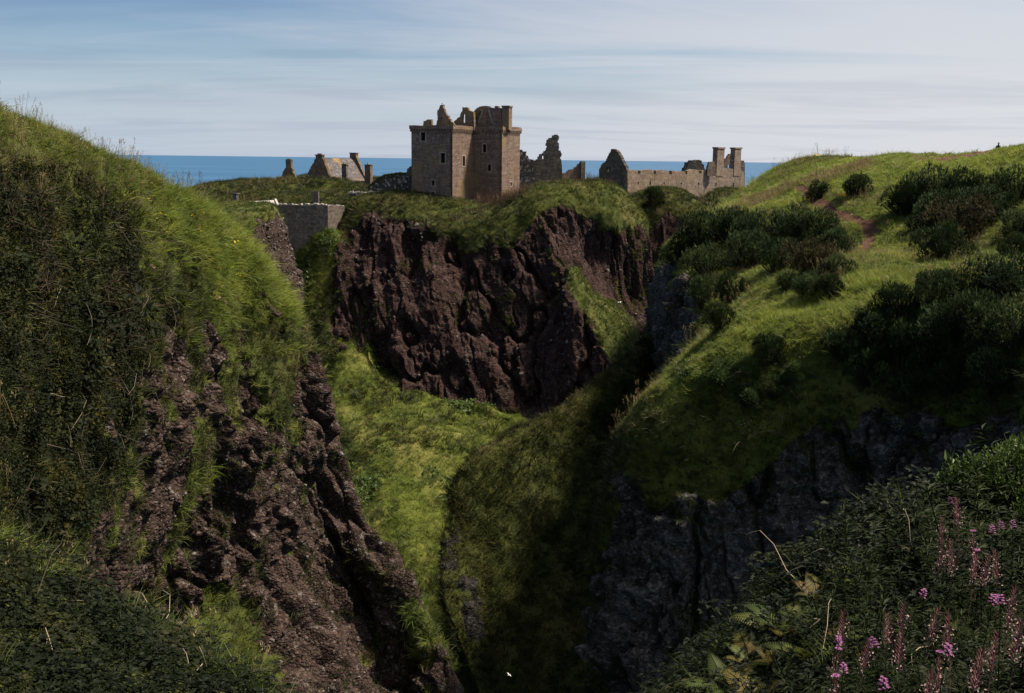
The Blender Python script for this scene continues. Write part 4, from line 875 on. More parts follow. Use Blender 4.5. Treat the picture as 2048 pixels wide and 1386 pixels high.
sp = thing('wall_stub', 'pale upright wall end in the rampart above the curtain wall', 'wall', W(633, 410, 203))
put('pillar', box_data(W(633, 411, 203), (1, -.1), 1.1, .8, W(633, 383, 203)[2]-W(633, 411, 203)[2], .08), CURT, sp)
cv = thing('rubble_wall', 'rounded white speckled rubble wall curving down under turf, beside the tower house', 'wall', W(785, 384, 208))
ruin('wall', Plane(W(785, 384, 208), (1, -.12)), [(734, 392), (735, 376), (744, 366), (756, 357), (770, 350.5), (790, 347.5), (826, 346), (827, 392)], 386, .9, DARKW, cv, seed=44, step=.4, amp=.07)
ruin('turf_cap', Plane(W(785, 384, 207.9), (1, -.12)), [(734, 377), (744, 365), (756, 355.5), (770, 348), (790, 345), (826, 343), (826, 348), (790, 350), (770, 353), (757, 359.5), (745, 369)], 378, 1.3, TURFTOP, cv, seed=45, step=.4, amp=.07, stair=False, off=-.15)
lw = thing('rubble_wall', 'low dark wall topped with a row of white cope stones under the curving rubble wall', 'wall', W(735, 388, 203))
pw = Plane(W(735, 388, 203), (1, -.05))
ruin('wall', pw, [(697, 402), (697, 387), (735, 386), (772, 386), (773, 402)], 400, .7, DARKW, lw, seed=46, step=.5, amp=.04)
cs = [box_data(pw.w(pw.st(698+k*3.4, 387.2), .35), pw.u, rng.uniform(.25, .4), .6, rng.uniform(.2, .5), .06, rng) for k in range(22)]
put('cope_stone', join(*cs), PALE, lw, 'stuff')
ps = thing('boulder', 'pale stone lodged in the turf hollow below the tower house', 'stone', W(1113, 393, 190))
bm = bmesh.new(); bmesh.ops.create_icosphere(bm, subdivisions=2, radius=.32)
for v in bm.verts: v.co = Vector((v.co.x, v.co.y, v.co.z*1.5))*(1+.18*random.uniform(-1, 1))
me = bpy.data.meshes.new('stone'); bm.to_mesh(me); bm.free(); link('stone', me, PALE, ps); ps.location = W(1113, 392, 188.5)

# ---------------------------------------------------------------- plants: the pieces
class MB:
    def __init__(s): s.V = []; s.F = []; s.T = []
    def tri(s, a, b, c, t=0.5):
        k = len(s.V); s.V += [a, b, c]; s.T += [t]*3; s.F.append((k, k+1, k+2))
    def blade(s, p, d, bend, L, w, t=0.5, seg=2):
        """A tapering blade from p along d, bending towards bend."""
        p = np.array(p, float); d = np.array(d, float); d /= np.linalg.norm(d); side = np.cross(d, [0.3, 0.2, 1.0]) if abs(d[2]) < .95 else np.array([math.cos(t*40), math.sin(t*40), 0])
        side /= np.linalg.norm(side)+1e-9
        prev = None
        for i in range(seg+1):
            f = i/seg; q = p + d*L*f + np.array(bend)*L*f*f; ww = w*(1-f)**0.8/2
            cur = (q-side*ww, q+side*ww)
            if prev is not None:
                if i < seg: s.tri(prev[0], prev[1], cur[1], t); s.tri(prev[0], cur[1], cur[0], t)
                else: s.tri(prev[0], prev[1], q, t)
            prev = cur
    def leaf(s, p, d, up, L, w, t=0.5):
        """A folded leaf: two halves either side of a midrib."""
        d = np.array(d, float); d /= np.linalg.norm(d)+1e-9; sd = np.cross(d, up); sd /= np.linalg.norm(sd)+1e-9; n = np.cross(sd, d)
        p = np.array(p, float); m = p+d*L*.5-n*L*.05; tip = p+d*L-n*L*.16
        l = p+d*L*.42+sd*w/2+n*w*.14; r = p+d*L*.42-sd*w/2+n*w*.14
        s.tri(p, m, l, t); s.tri(m, tip, l, t); s.tri(p, r, m, t); s.tri(m, r, tip, t)
    def tube(s, pts, r0, r1, n=5, t=0.5):
        pts = [np.array(p, float) for p in pts]; k = len(pts); rings = []
        for i, p in enumerate(pts):
            d = pts[min(i+1, k-1)]-pts[max(i-1, 0)]; d /= np.linalg.norm(d)+1e-9
            a = np.cross(d, [.31, .7, .2]); a /= np.linalg.norm(a)+1e-9; b = np.cross(d, a); r = r0+(r1-r0)*i/max(1, k-1)
            st = len(s.V); s.V += [p+(a*math.cos(6.2832*j/n)+b*math.sin(6.2832*j/n))*r for j in range(n)]; s.T += [t]*n; rings.append(st)
        for u, v in zip(rings[:-1], rings[1:]):
            for j in range(n):
                j2 = (j+1) % n; s.F.append((u+j, u+j2, v+j2)); s.F.append((u+j, v+j2, v+j))
    def mesh(s, name, mat=None, smooth=False):
        me = mesh_np(name, np.array(s.V), np.array(s.F), smooth, {'tint': np.array(s.T)})
        if mat: me.materials.append(mat)
        return me
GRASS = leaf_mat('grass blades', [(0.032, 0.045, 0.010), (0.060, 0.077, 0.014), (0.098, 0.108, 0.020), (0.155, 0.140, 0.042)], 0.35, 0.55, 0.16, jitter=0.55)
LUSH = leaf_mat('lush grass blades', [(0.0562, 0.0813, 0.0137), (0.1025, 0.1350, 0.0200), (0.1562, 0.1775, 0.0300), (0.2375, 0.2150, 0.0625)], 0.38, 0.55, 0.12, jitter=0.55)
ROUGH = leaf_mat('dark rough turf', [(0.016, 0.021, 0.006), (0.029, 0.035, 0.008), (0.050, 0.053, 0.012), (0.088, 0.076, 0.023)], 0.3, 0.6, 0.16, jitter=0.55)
SUNTONED = leaf_mat('yellow green grass toned as sunlit', [(0.1271, 0.1674, 0.0299), (0.2093, 0.2467, 0.0419), (0.3140, 0.2990, 0.0747)], 0.5, 0.55, 0.3)  # paler grass with sunlight put into its colour
STRAW = leaf_mat('dry grass', [(0.1430, 0.1100, 0.0495), (0.2420, 0.1870, 0.0935), (0.3300, 0.2640, 0.1430)], 0.3, 0.7, 0.3)
REEDY = leaf_mat('dead reddish weeds', [(0.0600, 0.0330, 0.0210), (0.1020, 0.0630, 0.0390), (0.1440, 0.0990, 0.0600)], 0.25, 0.8, 0.3)
IVY = leaf_mat('bramble and ivy leaves', [(0.0060, 0.0090, 0.0036), (0.0102, 0.0150, 0.0048), (0.0180, 0.0216, 0.0060), (0.0510, 0.0408, 0.0084)], 0.18, 0.65, 0.5, spec=0.1, jitter=0.7)
BRAMBLE = leaf_mat('bramble leaves', [(0.0041, 0.0068, 0.0024), (0.0082, 0.0122, 0.0037), (0.0143, 0.0190, 0.0054), (0.0289, 0.0272, 0.0082)], 0.25, 0.6, 0.9, spec=0.12, jitter=0.6)
GORSE = leaf_mat('gorse needles', [(0.0162, 0.0284, 0.0108), (0.0270, 0.0432, 0.0149), (0.0405, 0.0580, 0.0189), (0.0607, 0.0702, 0.0216)], 0.12, 0.7, 0.35, spec=0.06, jitter=0.5, vjit=0.8)
GORSE2 = leaf_mat('browned gorse needles', [(0.0338, 0.0312, 0.0156), (0.0546, 0.0442, 0.0195), (0.0650, 0.0676, 0.0234)], 0.12, 0.7, 0.35, spec=0.06, jitter=0.5, vjit=0.8)
SHRUB = leaf_mat('small shrub leaves', [(0.035, 0.065, 0.014), (0.070, 0.105, 0.022), (0.12, 0.135, 0.03)], 0.3, 0.5, 1.2, jitter=0.5)
TWIG = plain_mat('bare twigs', (0.10, 0.078, 0.060), 0.9, 0.4, 1.5)
TWIGP = plain_mat('pale dead stems', (0.30, 0.24, 0.18), 0.9, 0.35, 0.4)
FERN = leaf_mat('bracken fronds', [(0.0338, 0.0562, 0.0105), (0.0638, 0.0863, 0.0150), (0.1050, 0.1050, 0.0225), (0.1425, 0.0938, 0.0263)], 0.35, 0.55, 0.8, jitter=0.8)
HERB = leaf_mat('willowherb leaves', [(0.0108, 0.0192, 0.0060), (0.0204, 0.0312, 0.0084), (0.0348, 0.0456, 0.0120)], 0.3, 0.6, 1.0, spec=0.1)
YEL = plain_mat('yellow petals', (0.62, 0.44, 0.015), 0.6, 0.15)
WHT = plain_mat('white petals', (0.75, 0.75, 0.70), 0.6, 0.1)
MAG = plain_mat('magenta petals', (0.18, 0.055, 0.15), 0.6, 0.25, 30)
POD = plain_mat('pink seed pods', (0.19, 0.075, 0.085), 0.7, 0.35, 20)
FLUFF = plain_mat('seed fluff', (0.36, 0.25, 0.25), 0.9, 0.25, 20)
def pebble_mat():
    m, nt = mat_new('cliff pebbles'); oi = nt.nodes.new('ShaderNodeObjectInfo'); cr = nt.nodes.new('ShaderNodeValToRGB'); e = cr.color_ramp.elements
    for k, c in enumerate([(0.020, 0.012, 0.010), (0.042, 0.027, 0.023), (0.068, 0.052, 0.047), (0.16, 0.145, 0.135)]):
        el = e[k] if k < 2 else e.new(0.5); el.position = (0.0, 0.5, 0.84, 1.0)[k]; el.color = (*c, 1)
    nt.links.new(oi.outputs['Random'], cr.inputs[0]); n = noise_n(nt, objco(nt), 9, 3)
    c = mixc(nt, ramp(nt, n, 0.4, 0.7, 0, .6), cr.outputs[0], (0.025, 0.018, 0.016)); finish(nt, c, 0.9); return m
PEB = pebble_mat()

rng = np.random.default_rng(3)
def tuft(n, h0, h1, w, mat, spread=0.16, lean=0.55, droop=0.35, name='grass_tuft'):
    m = MB()
    for _ in range(n):
        a = rng.random()*6.283; r = spread*math.sqrt(rng.random()); p = (r*math.cos(a), r*math.sin(a), -0.05)
        a2 = a+rng.normal(0, .6); l = lean*rng.random(); d = (math.cos(a2)*l, math.sin(a2)*l, 1)
        m.blade(p, d, (math.cos(a2)*droop*.8, math.sin(a2)*droop*.8, -droop*rng.random()), rng.uniform(h0, h1), w*rng.uniform(.7, 1.3), rng.random(), 2)
    return m.mesh(name, mat)
source('turf', [tuft(18, .16, .34, .030, GRASS) for _ in range(3)])
source('lush', [tuft(18, .18, .42, .032, LUSH, .2, .7, .5) for _ in range(3)])
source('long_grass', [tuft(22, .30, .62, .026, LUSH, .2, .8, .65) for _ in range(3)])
source('suntoned_grass', [tuft(22, .28, .6, .024, SUNTONED, .2, .8, .6) for _ in range(3)])
source('fine_grass', [tuft(26, .22, .5, .010, LUSH, .12, .7, .55) for _ in range(3)])
source('straw', [tuft(16, .28, .58, .020, STRAW, .16, .5, .25) for _ in range(3)])
source('short', [tuft(20, .07, .15, .030, SUNTONED, .2, .8, .4) for _ in range(2)])
source('rough', [tuft(20, .2, .46, .028, ROUGH, .2, .7, .55) for _ in range(3)])
SHADETURF = leaf_mat('dark heath', [(0.011, 0.014, 0.005), (0.020, 0.024, 0.006), (0.036, 0.038, 0.010), (0.066, 0.058, 0.018)], 0.3, 0.65, 0.16, spec=.1, jitter=0.55)  # darkened turf, the spur's shade put into its colour
source('shadetoned_turf', [tuft(20, .2, .46, .028, SHADETURF, .2, .7, .55) for _ in range(3)])
source('weeds', [tuft(12, .5, 1.3, .035, REEDY, .25, .3, .08) for _ in range(3)])
def stems(n):
    m = MB()
    for _ in range(n):
        a = rng.random()*6.283; h = rng.uniform(.55, 1.15); l = rng.uniform(.05, .3); p = np.array([rng.normal(0, .12), rng.normal(0, .12), 0]); top = p+np.array([math.cos(a)*l, math.sin(a)*l, h])
        m.tube([p, p*.5+top*.5+np.array([0, 0, .03]), top], .006, .004, 3, .3)
        for k in range(7):
            q = top+np.array([rng.normal(0, .025), rng.normal(0, .025), -k*.03]); m.blade(q, (rng.normal(0, .5), rng.normal(0, .5), 1), (0, 0, 0), .07, .022, .8, 1)
    return m.mesh('seed_stem', STRAW)
source('seed_stems', [stems(4) for _ in range(3)])
def leafclump(n, R, leaf, mat, name='leaf_clump'):
    m = MB()
    for _ in range(n):
        v = rng.normal(0, 1, 3); v[2] = abs(v[2])*.7; v /= np.linalg.norm(v); p = v*R*rng.uniform(.45, 1)*np.array([1, 1, .8])
        d = v*.5+rng.normal(0, .6, 3); m.leaf(p, d, (rng.normal(0, .5), rng.normal(0, .5), 1), leaf*rng.uniform(.6, 1.3), leaf*rng.uniform(.5, .9), rng.random())
    return m.mesh(name, mat)
source('ivy', [leafclump(70, .34, .085, IVY) for _ in range(3)])
DEADST = plain_mat('dark dead stems', (0.055, 0.042, 0.030), 0.9, 0.4, 1.5)
def tangle(n, R, mat):
    m = MB()
    for _ in range(n):
        p = rng.normal(0, R*.5, 3); p[2] = abs(p[2])*.6; q = p+rng.normal(0, R*.7, 3); e = q+rng.normal(0, R*.6, 3)-np.array([0, 0, R*.3]); m.tube([p, q, e], .008, .004, 3, rng.random())
    return m.mesh('dead_tangle', mat)
source('tangle', [tangle(22, .42, DEADST) for _ in range(3)])
source('big_ivy', [leafclump(100, .55, .12, IVY) for _ in range(3)])
source('scrub', [leafclump(50, .30, .10, SHRUB) for _ in range(2)])
def bramble_sprig(mat=BRAMBLE, leaf=.056, n=6, L=.5):
    m = MB(); a = rng.random()*6.283; hd = np.array([math.cos(a), math.sin(a), 0]); pts = []
    for i in range(5):
        f = i/4; pts.append(hd*L*f + np.array([0, 0, L*(.75*f-.62*f*f)]))
    m.tube(pts, .006, .003, 3, .1)
    for k in range(n):
        f = (k+.8)/n; i = min(int(f*4), 3); p = pts[i]+(pts[i+1]-pts[i])*(f*4-i)
        sd = np.cross(hd, [0, 0, 1])*(1 if k % 2 else -1); d = sd*.8+hd*.4+np.array([0, 0, rng.uniform(.1, .6)]); q = p+d*.06; t = rng.random()
        for ang in (-1.1, 0, 1.1):
            c, s_ = math.cos(ang), math.sin(ang); e = np.array([d[0]*c-d[1]*s_, d[0]*s_+d[1]*c, d[2]*(.5 if ang else 1)]); ll = leaf*rng.uniform(.75, 1.2)
            m.leaf(q, e, (rng.normal(0, .35), rng.normal(0, .35), 1), ll, ll*.68, t)
    return m.mesh('bramble_sprig', mat)
source('bramble', [bramble_sprig() for _ in range(5)])
source('bramble_small', [bramble_sprig(BRAMBLE, .05, 7, .42) for _ in range(4)])
def herb():
    m = MB(); h = rng.uniform(.35, .7); l = rng.normal(0, .1, 2)
    m.tube([(0, 0, -.05), (l[0]*.5, l[1]*.5, h*.5), (l[0], l[1], h)], .006, .003, 3, .2)
    for k in range(26):
        f = rng.uniform(.15, 1); a = k*2.4; p = (l[0]*f, l[1]*f, h*f); m.leaf(p, (math.cos(a), math.sin(a), rng.uniform(.0, .7)), (0, 0, 1), rng.uniform(.07, .13), .022, rng.random())
    return m.mesh('herb', HERB)
source('herb', [herb() for _ in range(4)])
def pebbles(k):
    bm = bmesh.new(); bmesh.ops.create_icosphere(bm, subdivisions=1, radius=1.0); s_ = Vector(rng.uniform(.6, 1.2, 3))
    for v in bm.verts: v.co = Vector((v.co.x*s_.x, v.co.y*s_.y, v.co.z*s_.z*.8))*(1+rng.uniform(-.22, .22))
    me = bpy.data.meshes.new('pebble'); bm.to_mesh(me); bm.free(); me.materials.append(PEB); return me
source('pebble', [pebbles(k) for k in range(5)])
def flower(mat, r=.05, n=5):
    m = MB()
    for _ in range(n):
        p = rng.normal(0, .09, 3); p[2] = abs(p[2])+.25
        for k in range(5):
            a = k*1.2566; m.leaf(p, (math.cos(a), math.sin(a), .4), (0, 0, 1), r, r*.8)
    return m.mesh('flower_head', mat)
source('yellow', [flower(YEL, .03, 4) for _ in range(2)]); source('white', [flower(WHT, .03, 4)])

UP = np.array([0, 0, 1.0])
def sow(name, src, net, dens, mask, size=1.0, var=0.3, upw=0.8, nw=0.55, lod=(60., .8, 1.8), seed=1, jit=0.18, sink=0.0, down=0.0):
    s = net.sample(dens, mask, lod, seed)
    if s is None: return None
    p, n, sc = s; r = np.random.default_rng(seed+5)
    ax = UP*upw + n*nw - UP*down*(1-np.clip(n[:, 2:], 0, 1)) + r.normal(0, jit, p.shape)
    return scatter(name, src, p - n*sink, ax, size*sc*np.exp(r.normal(0, var, len(p))), seed)
def msk(net, f, soft=0.0): return f
def grassm(net): return np.clip(1-net.rock*1.15, 0, 1)
# ---------------------------------------------------------------- turf, weeds and stones over the land
nz = lambda net, s, seed, lo, hi: sstep(fbm(net.P*s, 4, seed), lo, hi)
# near bluff
gm = grassm(Fb)
ivy_m = region(Fb, [(-200, 330), (110, 330), (250, 430), (290, 560), (300, 700), (265, 850), (210, 1010), (120, 1100), (-200, 1200)], 120)
ivy_n = sstep(ivy_m+fbm(Fb.P*.35, 4, 209)*.45, .3, .7)*np.clip(.3+nz(Fb, .25, 201, -.3, .1), 0, 1)
face_up = np.clip(Fb.n[..., 2]*1.4+.25, 0.15, 1)
lowr = region(Fb, [(150, 640), (640, 640), (760, 1386), (760, 1500), (0, 1500), (0, 1000)])
sow('cliff_grass', 'rough', Fb, 15, gm*lowr*np.clip(1-ivy_n*.75, 0, 1), .8, lod=(55, .75, 1.4), seed=17, down=.3)
dimr = np.clip(region(Fb, [(-200, 150), (0, 300), (160, 330), (330, 450), (400, 540), (430, 700), (0, 1200), (-200, 1200)]), 0, 1)*.7  # darker turf here paints the dim side of the bluff
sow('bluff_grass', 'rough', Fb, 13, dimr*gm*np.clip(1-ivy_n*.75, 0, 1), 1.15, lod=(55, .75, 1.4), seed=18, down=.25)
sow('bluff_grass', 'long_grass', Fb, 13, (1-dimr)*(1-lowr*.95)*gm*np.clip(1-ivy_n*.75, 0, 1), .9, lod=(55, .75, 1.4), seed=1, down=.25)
sunlit_band = region(Fb, [(330, 375), (430, 420), (560, 540), (625, 620), (560, 620), (470, 600), (420, 520), (330, 460)])  # paler grass paints the sunlit strip below the skyline
sow('bluff_grass', 'suntoned_grass', Fb, 18, gm*np.clip(sunlit_band+.25*nz(Fb, .4, 206, .0, .3)*(1-ivy_m), 0, 1), 1.0, lod=(55, .75, 1.4), seed=8, down=.2)
sow('bluff_grass', 'straw', Fb, 4.0, gm*nz(Fb, .35, 202, 0.0, .35)*np.clip(1-ivy_m, 0, 1), .85, lod=(55, .75, 1.4), seed=2)
sow('bluff_ivy', 'ivy', Fb, 16, ivy_n*gm, 1.0, upw=.3, nw=.9, lod=(45, .7, 1.4), seed=3)
sow('bluff_ivy', 'big_ivy', Fb, 2.2, ivy_m*nz(Fb, .5, 207, -.05, .25), 1.1, .4, upw=.5, nw=.8, lod=(45, .7, 1.4), seed=9)
sow('bluff_dead_stems', 'tangle', Fb, 1.3, ivy_m*nz(Fb, .35, 208, -.05, .25), 1.1, .3, upw=.2, nw=.9, lod=(45, .7, 1.4), seed=10)
xs_, ys_, _z = proj(Fb.P); rim = sstep(Fb.n@np.array([0, -1.0, 0]), .45, .1)*(ys_ < 420)
sow('skyline_weeds', 'seed_stems', Fb, 5.0, gm*rim, .62, .3, upw=1, nw=.1, lod=(50, .8, 1.3), seed=19)
sow('bluff_weeds', 'seed_stems', Fb, 1.1, gm*nz(Fb, .5, 203, .0, .3), .9, upw=1, nw=.15, lod=(50, .8, 1.3), seed=4)
sow('cliff_turf', 'rough', Fb, 8, np.clip(Fb.rock, 0, 1)*nz(Fb, .4, 204, .05, .3), .8, upw=.35, nw=.8, lod=(60, .8, 1.4), seed=5)
sow('cliff_pebbles', 'pebble', Fb, 22, Fb.rock*nz(Fb, .3, 205, -.3, .3), .055, .42, lod=(55, .8, 1.4), seed=6, sink=.03)
sow('bluff_flowers', 'yellow', Fb, 1.0, region(Fb, [(290, 360), (400, 365), (420, 440), (500, 560), (480, 600), (380, 500), (300, 450)])*gm, 1.0, seed=7)
# headland of the castle
gm = grassm(A)
lit_a = region(A, [(1040, 350), (1300, 350), (1320, 700), (1150, 700), (1150, 520), (1060, 440)])  # lighter turf on the lit part, darker elsewhere: light put into colour
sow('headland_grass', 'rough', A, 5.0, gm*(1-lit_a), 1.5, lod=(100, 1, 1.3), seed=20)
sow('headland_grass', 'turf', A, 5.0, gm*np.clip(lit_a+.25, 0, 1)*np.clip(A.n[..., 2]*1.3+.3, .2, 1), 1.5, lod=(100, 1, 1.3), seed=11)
sow('headland_grass', 'straw', A, 1.2, gm*nz(A, .15, 211, 0.05, .35), 1.3, lod=(100, 1, 1.3), seed=12)
sow('cliff_turf', 'turf', A, 1.6, A.rock*nz(A, .12, 212, .14, .4), 1.6, upw=.4, nw=.8, lod=(100, 1, 1.3), seed=13)
sow('cliff_pebbles', 'pebble', A, 1.6, A.rock*nz(A, .2, 213, -.3, .3), .10, .5, lod=(100, 1, 1.3), seed=14)
sow('dead_weeds', 'weeds', A, 3.2, gm*region(A, [(948, 380), (1010, 384), (1052, 360), (1062, 378), (1020, 408), (960, 414)]), 1.2, upw=1, nw=.1, lod=(100, 1, 1.3), seed=15)
sow('dead_weeds', 'weeds', A, 1.4, gm*region(A, [(1040, 345), (1255, 345), (1255, 373), (1080, 370), (1050, 376)]), .75, upw=1, nw=.1, lod=(100, 1, 1.3), seed=16)
for net, sd in ((B, 21), (D2, 22), (D3, 23)):
    sow('bank_grass', 'rough', net, 5.0, grassm(net)*.8, 1.6, lod=(100, 1, 1.3), seed=sd+60)
    sow('bank_grass', 'turf', net, 2.5, grassm(net), 1.6, lod=(100, 1, 1.3), seed=sd)
    sow('bank_grass', 'straw', net, 1.5, grassm(net)*nz(net, .15, 200+sd, .0, .3), 1.4, lod=(100, 1, 1.3), seed=sd+40)
sow('slope_grass', 'suntoned_grass', Cn, 5.0, grassm(Cn)*nz(Cn, .08, 233, -.25, .2), .8, lod=(80, 1, 1.5), seed=35)
sow('slope_grass', 'lush', Cn, 7.0, grassm(Cn), 1.0, lod=(80, 1, 1.5), seed=31)
sow('slope_weeds', 'rough', Cn, 5, grassm(Cn)*nz(Cn, .22, 234, -.02, .25), 1.3, .4, lod=(80, 1, 1.5), seed=36)
sow('slope_weeds', 'scrub', Cn, 2.2, grassm(Cn)*nz(Cn, .12, 236, .05, .3), 1.5, .4, lod=(80, 1, 1.5), seed=37)
sow('slope_grass', 'straw', Cn, 1.2, grassm(Cn)*nz(Cn, .2, 231, .1, .4), .9, lod=(80, 1, 1.5), seed=32)
sow('stack_grass', 'turf', E, 6, grassm(E), 1.3, lod=(90, 1, 1.4), seed=33)
sow('cliff_pebbles', 'pebble', E, 4, E.rock, .13, .5, lod=(90, 1, 1.4), seed=34)
# spur
sow('spur_grass', 'turf', G, 1.5, grassm(G), 1.1, lod=(70, .9, 1.4), seed=68, down=.2)
sow('spur_grass', 'shadetoned_turf', G, 12, grassm(G), 1.1, lod=(70, .9, 1.4), seed=41, down=.2)
sow('spur_grass', 'straw', G, 1.6, grassm(G)*nz(G, .3, 241, .05, .35), .85, lod=(70, .9, 1.4), seed=42)
crest = region(G, [(1285, 660), (1315, 690), (1215, 790), (1110, 865), (1010, 910), (940, 950), (905, 985), (880, 1010), (870, 990), (905, 940), (990, 885), (1100, 830), (1190, 770)])
sow('spur_grass', 'straw', G, 9, crest*nz(G, .4, 243, -.3, .2), .75, lod=(70, .9, 1.4), seed=69)  # dry grass on the crest, also painting its lit rim
sow('spur_grass', 'turf', G, 8, crest, .9, lod=(70, .9, 1.4), seed=70)
sow('spur_scrub', 'ivy', G, 3.0, grassm(G)*nz(G, .18, 242, -.05, .3), .8, upw=.5, nw=.7, lod=(70, .9, 1.4), seed=43)
# the headland across
gm = grassm(H)*np.clip(1-H.path*1.6, 0, 1)
meadow = region(H, [(1440, 415), (1640, 325), (1760, 305), (2120, 280), (2120, 380), (1900, 350), (1780, 372), (1680, 380), (1600, 400), (1500, 425)])
sow('meadow_grass', 'short', H, 16, gm*meadow, 1.3, lod=(80, .8, 1.5), seed=51)
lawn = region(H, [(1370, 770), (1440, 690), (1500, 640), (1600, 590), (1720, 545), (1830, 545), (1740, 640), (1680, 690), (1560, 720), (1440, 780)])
hlow = region(H, [(1180, 900), (1260, 850), (1400, 770), (1650, 780), (2100, 720), (2100, 1400), (1150, 1400)])
sow('headland_grass', 'rough', H, 13, gm*hlow, .95, lod=(60, .7, 1.5), seed=67, down=.2)
sow('headland_grass', 'lush', H, 14, gm*(1-meadow*.8)*(1-hlow*.8)*(1-lawn*.7), .68, lod=(65, .7, 1.5), seed=52)
sow('headland_straw', 'straw', H, 3.0, gm*(1-meadow)*nz(H, .22, 251, -.02, .3), .85, lod=(65, .7, 1.5), seed=53)
sow('headland_grass', 'suntoned_grass', H, 13, gm*np.clip(.35*nz(H, .15, 256, -.1, .3)*(1-hlow)+lawn, 0, 1), .8, lod=(65, .7, 1.5), seed=60)  # paler grass also paints the sun on the lawn
sow('headland_straw', 'straw', H, 12, gm*region(H, [(1450, 420), (1560, 372), (1650, 345), (1740, 318), (1750, 330), (1660, 362), (1560, 395), (1470, 425)]), 1.0, lod=(90, .8, 1.3), seed=54)
sow('headland_weeds', 'seed_stems', H, 1.0, gm*(1-meadow)*nz(H, .3, 252, .05, .3), .8, upw=1, nw=.1, lod=(60, .8, 1.3), seed=55)
sow('cliff_turf', 'turf', H, 5, H.rock*nz(H, .35, 253, .12, .38), .9, upw=.3, nw=.8, lod=(60, .8, 1.4), seed=56)
sow('cliff_moss', 'rough', H, 9, H.rock*nz(H, .25, 259, .02, .28), .9, upw=.2, nw=.8, lod=(60, .8, 1.4), seed=72, down=.3)
sow('cliff_pebbles', 'pebble', H, 6, H.rock*nz(H, .3, 254, -.2, .3), .06, .45, lod=(55, .8, 1.5), seed=57)
sow('white_flowers', 'white', H, 2, region(H, [(1450, 872), (1500, 862), (1505, 880), (1455, 890)]), 1.0, lod=(60, 1, 1), seed=58)
sow('lip_scrub', 'scrub', H, 6, gm*region(H, [(1330, 740), (1480, 690), (1640, 700), (1700, 800), (1640, 860), (1400, 830)])*nz(H, .3, 255, -.1, .25), .9, lod=(70, .8, 1.3), seed=59)
# foreground banks
one = np.ones(I.P.shape[:2])
left_part = region(I, [(1300, 1600), (1300, 1200), (1560, 1180), (1640, 1170), (1660, 1400), (1640, 1600)])
brm = nz(I, .9, 261, -.25, .1)
sow('bank_bramble', 'bramble', I, 150, np.clip(brm+.3, 0, 1)*(1-left_part*.45), .95, .14, lod=(10, .8, 1.3), seed=61, nw=.8, upw=.6)
sow('bank_grass', 'fine_grass', I, 26, one*(.2+.8*nz(I, .8, 262, -.1, .3)), .72, .25, lod=(10, .8, 1.3), seed=62)
sow('bank_herbs', 'herb', I, 34, region(I, [(1600, 1300), (1700, 1130), (1850, 1060), (2150, 960), (3400, 700), (3400, 1900), (1600, 1900)]), .85, .2, upw=1, nw=.25, lod=(10, .8, 1.3), seed=63)
one = np.ones(J.P.shape[:2])
sow('bank_bramble', 'bramble_small', J, 85, one, 1.05, .22, lod=(12, .8, 1.3), seed=64, nw=.8, upw=.6)
sow('bank_grass', 'fine_grass', J, 26, nz(J, .6, 263, -.1, .3), 1.1, .25, lod=(12, .8, 1.3), seed=65)
sow('bank_weeds', 'seed_stems', J, .8, one, .5, upw=1, nw=.15, lod=(12, .8, 1.3), seed=66)

# ---------------------------------------------------------------- gorse and shrubs: each bush a thing
def gorse_mesh(seed, mat, flat=1.0, n=3000, spike=.085, leafy=False):
    r = np.random.default_rng(seed); m = MB()
    lob = [(np.array([0, 0, .34]), .55)]
    for k in range(13):
        a = k*.9+r.random(); d = r.uniform(.25, .78); lob.append((np.array([math.cos(a)*d, math.sin(a)*d, r.uniform(.10, .72)*flat*(1.15-d*.6)]), r.uniform(.16, .40)))
    w = np.array([q[1]**2 for q in lob]); w /= w.sum()
    for _ in range(n):
        c, R = lob[r.choice(len(lob), p=w)]; v = r.normal(0, 1, 3); v[2] = abs(v[2])*.9-.15; v /= np.linalg.norm(v)
        p = c+v*R*r.uniform(.78, 1.06)*np.array([1, 1, flat]); t = np.clip(.35+.5*v[2]+r.normal(0, .2), 0, 1)  # tint paints tops lighter and undersides darker, as lit from above
        base = v*.9+np.array([0, 0, .4])+r.normal(0, .3, 3); L = spike*r.uniform(.6, 1.3)*(2.0 if r.random() < .05 else 1)
        for j in range(5):
            d = base+r.normal(0, .55, 3)
            if leafy: m.leaf(p+r.normal(0, .03, 3), d, (r.normal(0, .4), r.normal(0, .4), 1), L*r.uniform(.4, .75), L*.36, t)
            else: m.blade(p, d, (0, 0, 0), L*r.uniform(.6, 1), L*.20, t, 1)
    me = m.mesh('foliage', mat)
    s = MB()
    for k in range(8):
        a = k*.8+r.random()*.5; e = np.array([math.cos(a)*.5, math.sin(a)*.5, r.uniform(.2, .5)*flat]); s.tube([(0, 0, -.25), e*.45+np.array([0, 0, .05]), e], .035, .012, 4)
    st0 = len(s.V); s.V.append(np.array([0, 0, -.2])); s.T.append(.5)
    for q_ in range(0, st0, 12): s.F.append((st0, q_, q_+1))
    for _ in range(260):
        c, R = lob[r.choice(len(lob), p=w)]; v = r.normal(0, 1, 3); v /= np.linalg.norm(v); p = c+v*R*r.uniform(.3, .8)*np.array([1, 1, flat])
        k = len(s.V); s.V += [p, p+r.normal(0, .014, 3)]; s.T += [.5, .5]; s.F.append((st0, k, k+1))
    return me, s.mesh('stem', TWIGD)
TWIGD = plain_mat('dark twigs', (0.022, 0.019, 0.013), 0.95, .3)
GV = [gorse_mesh(50+k, GORSE) for k in range(4)] + [gorse_mesh(60, GORSE2)] + [gorse_mesh(70, SHRUB, .9, 2400, .10, True)]
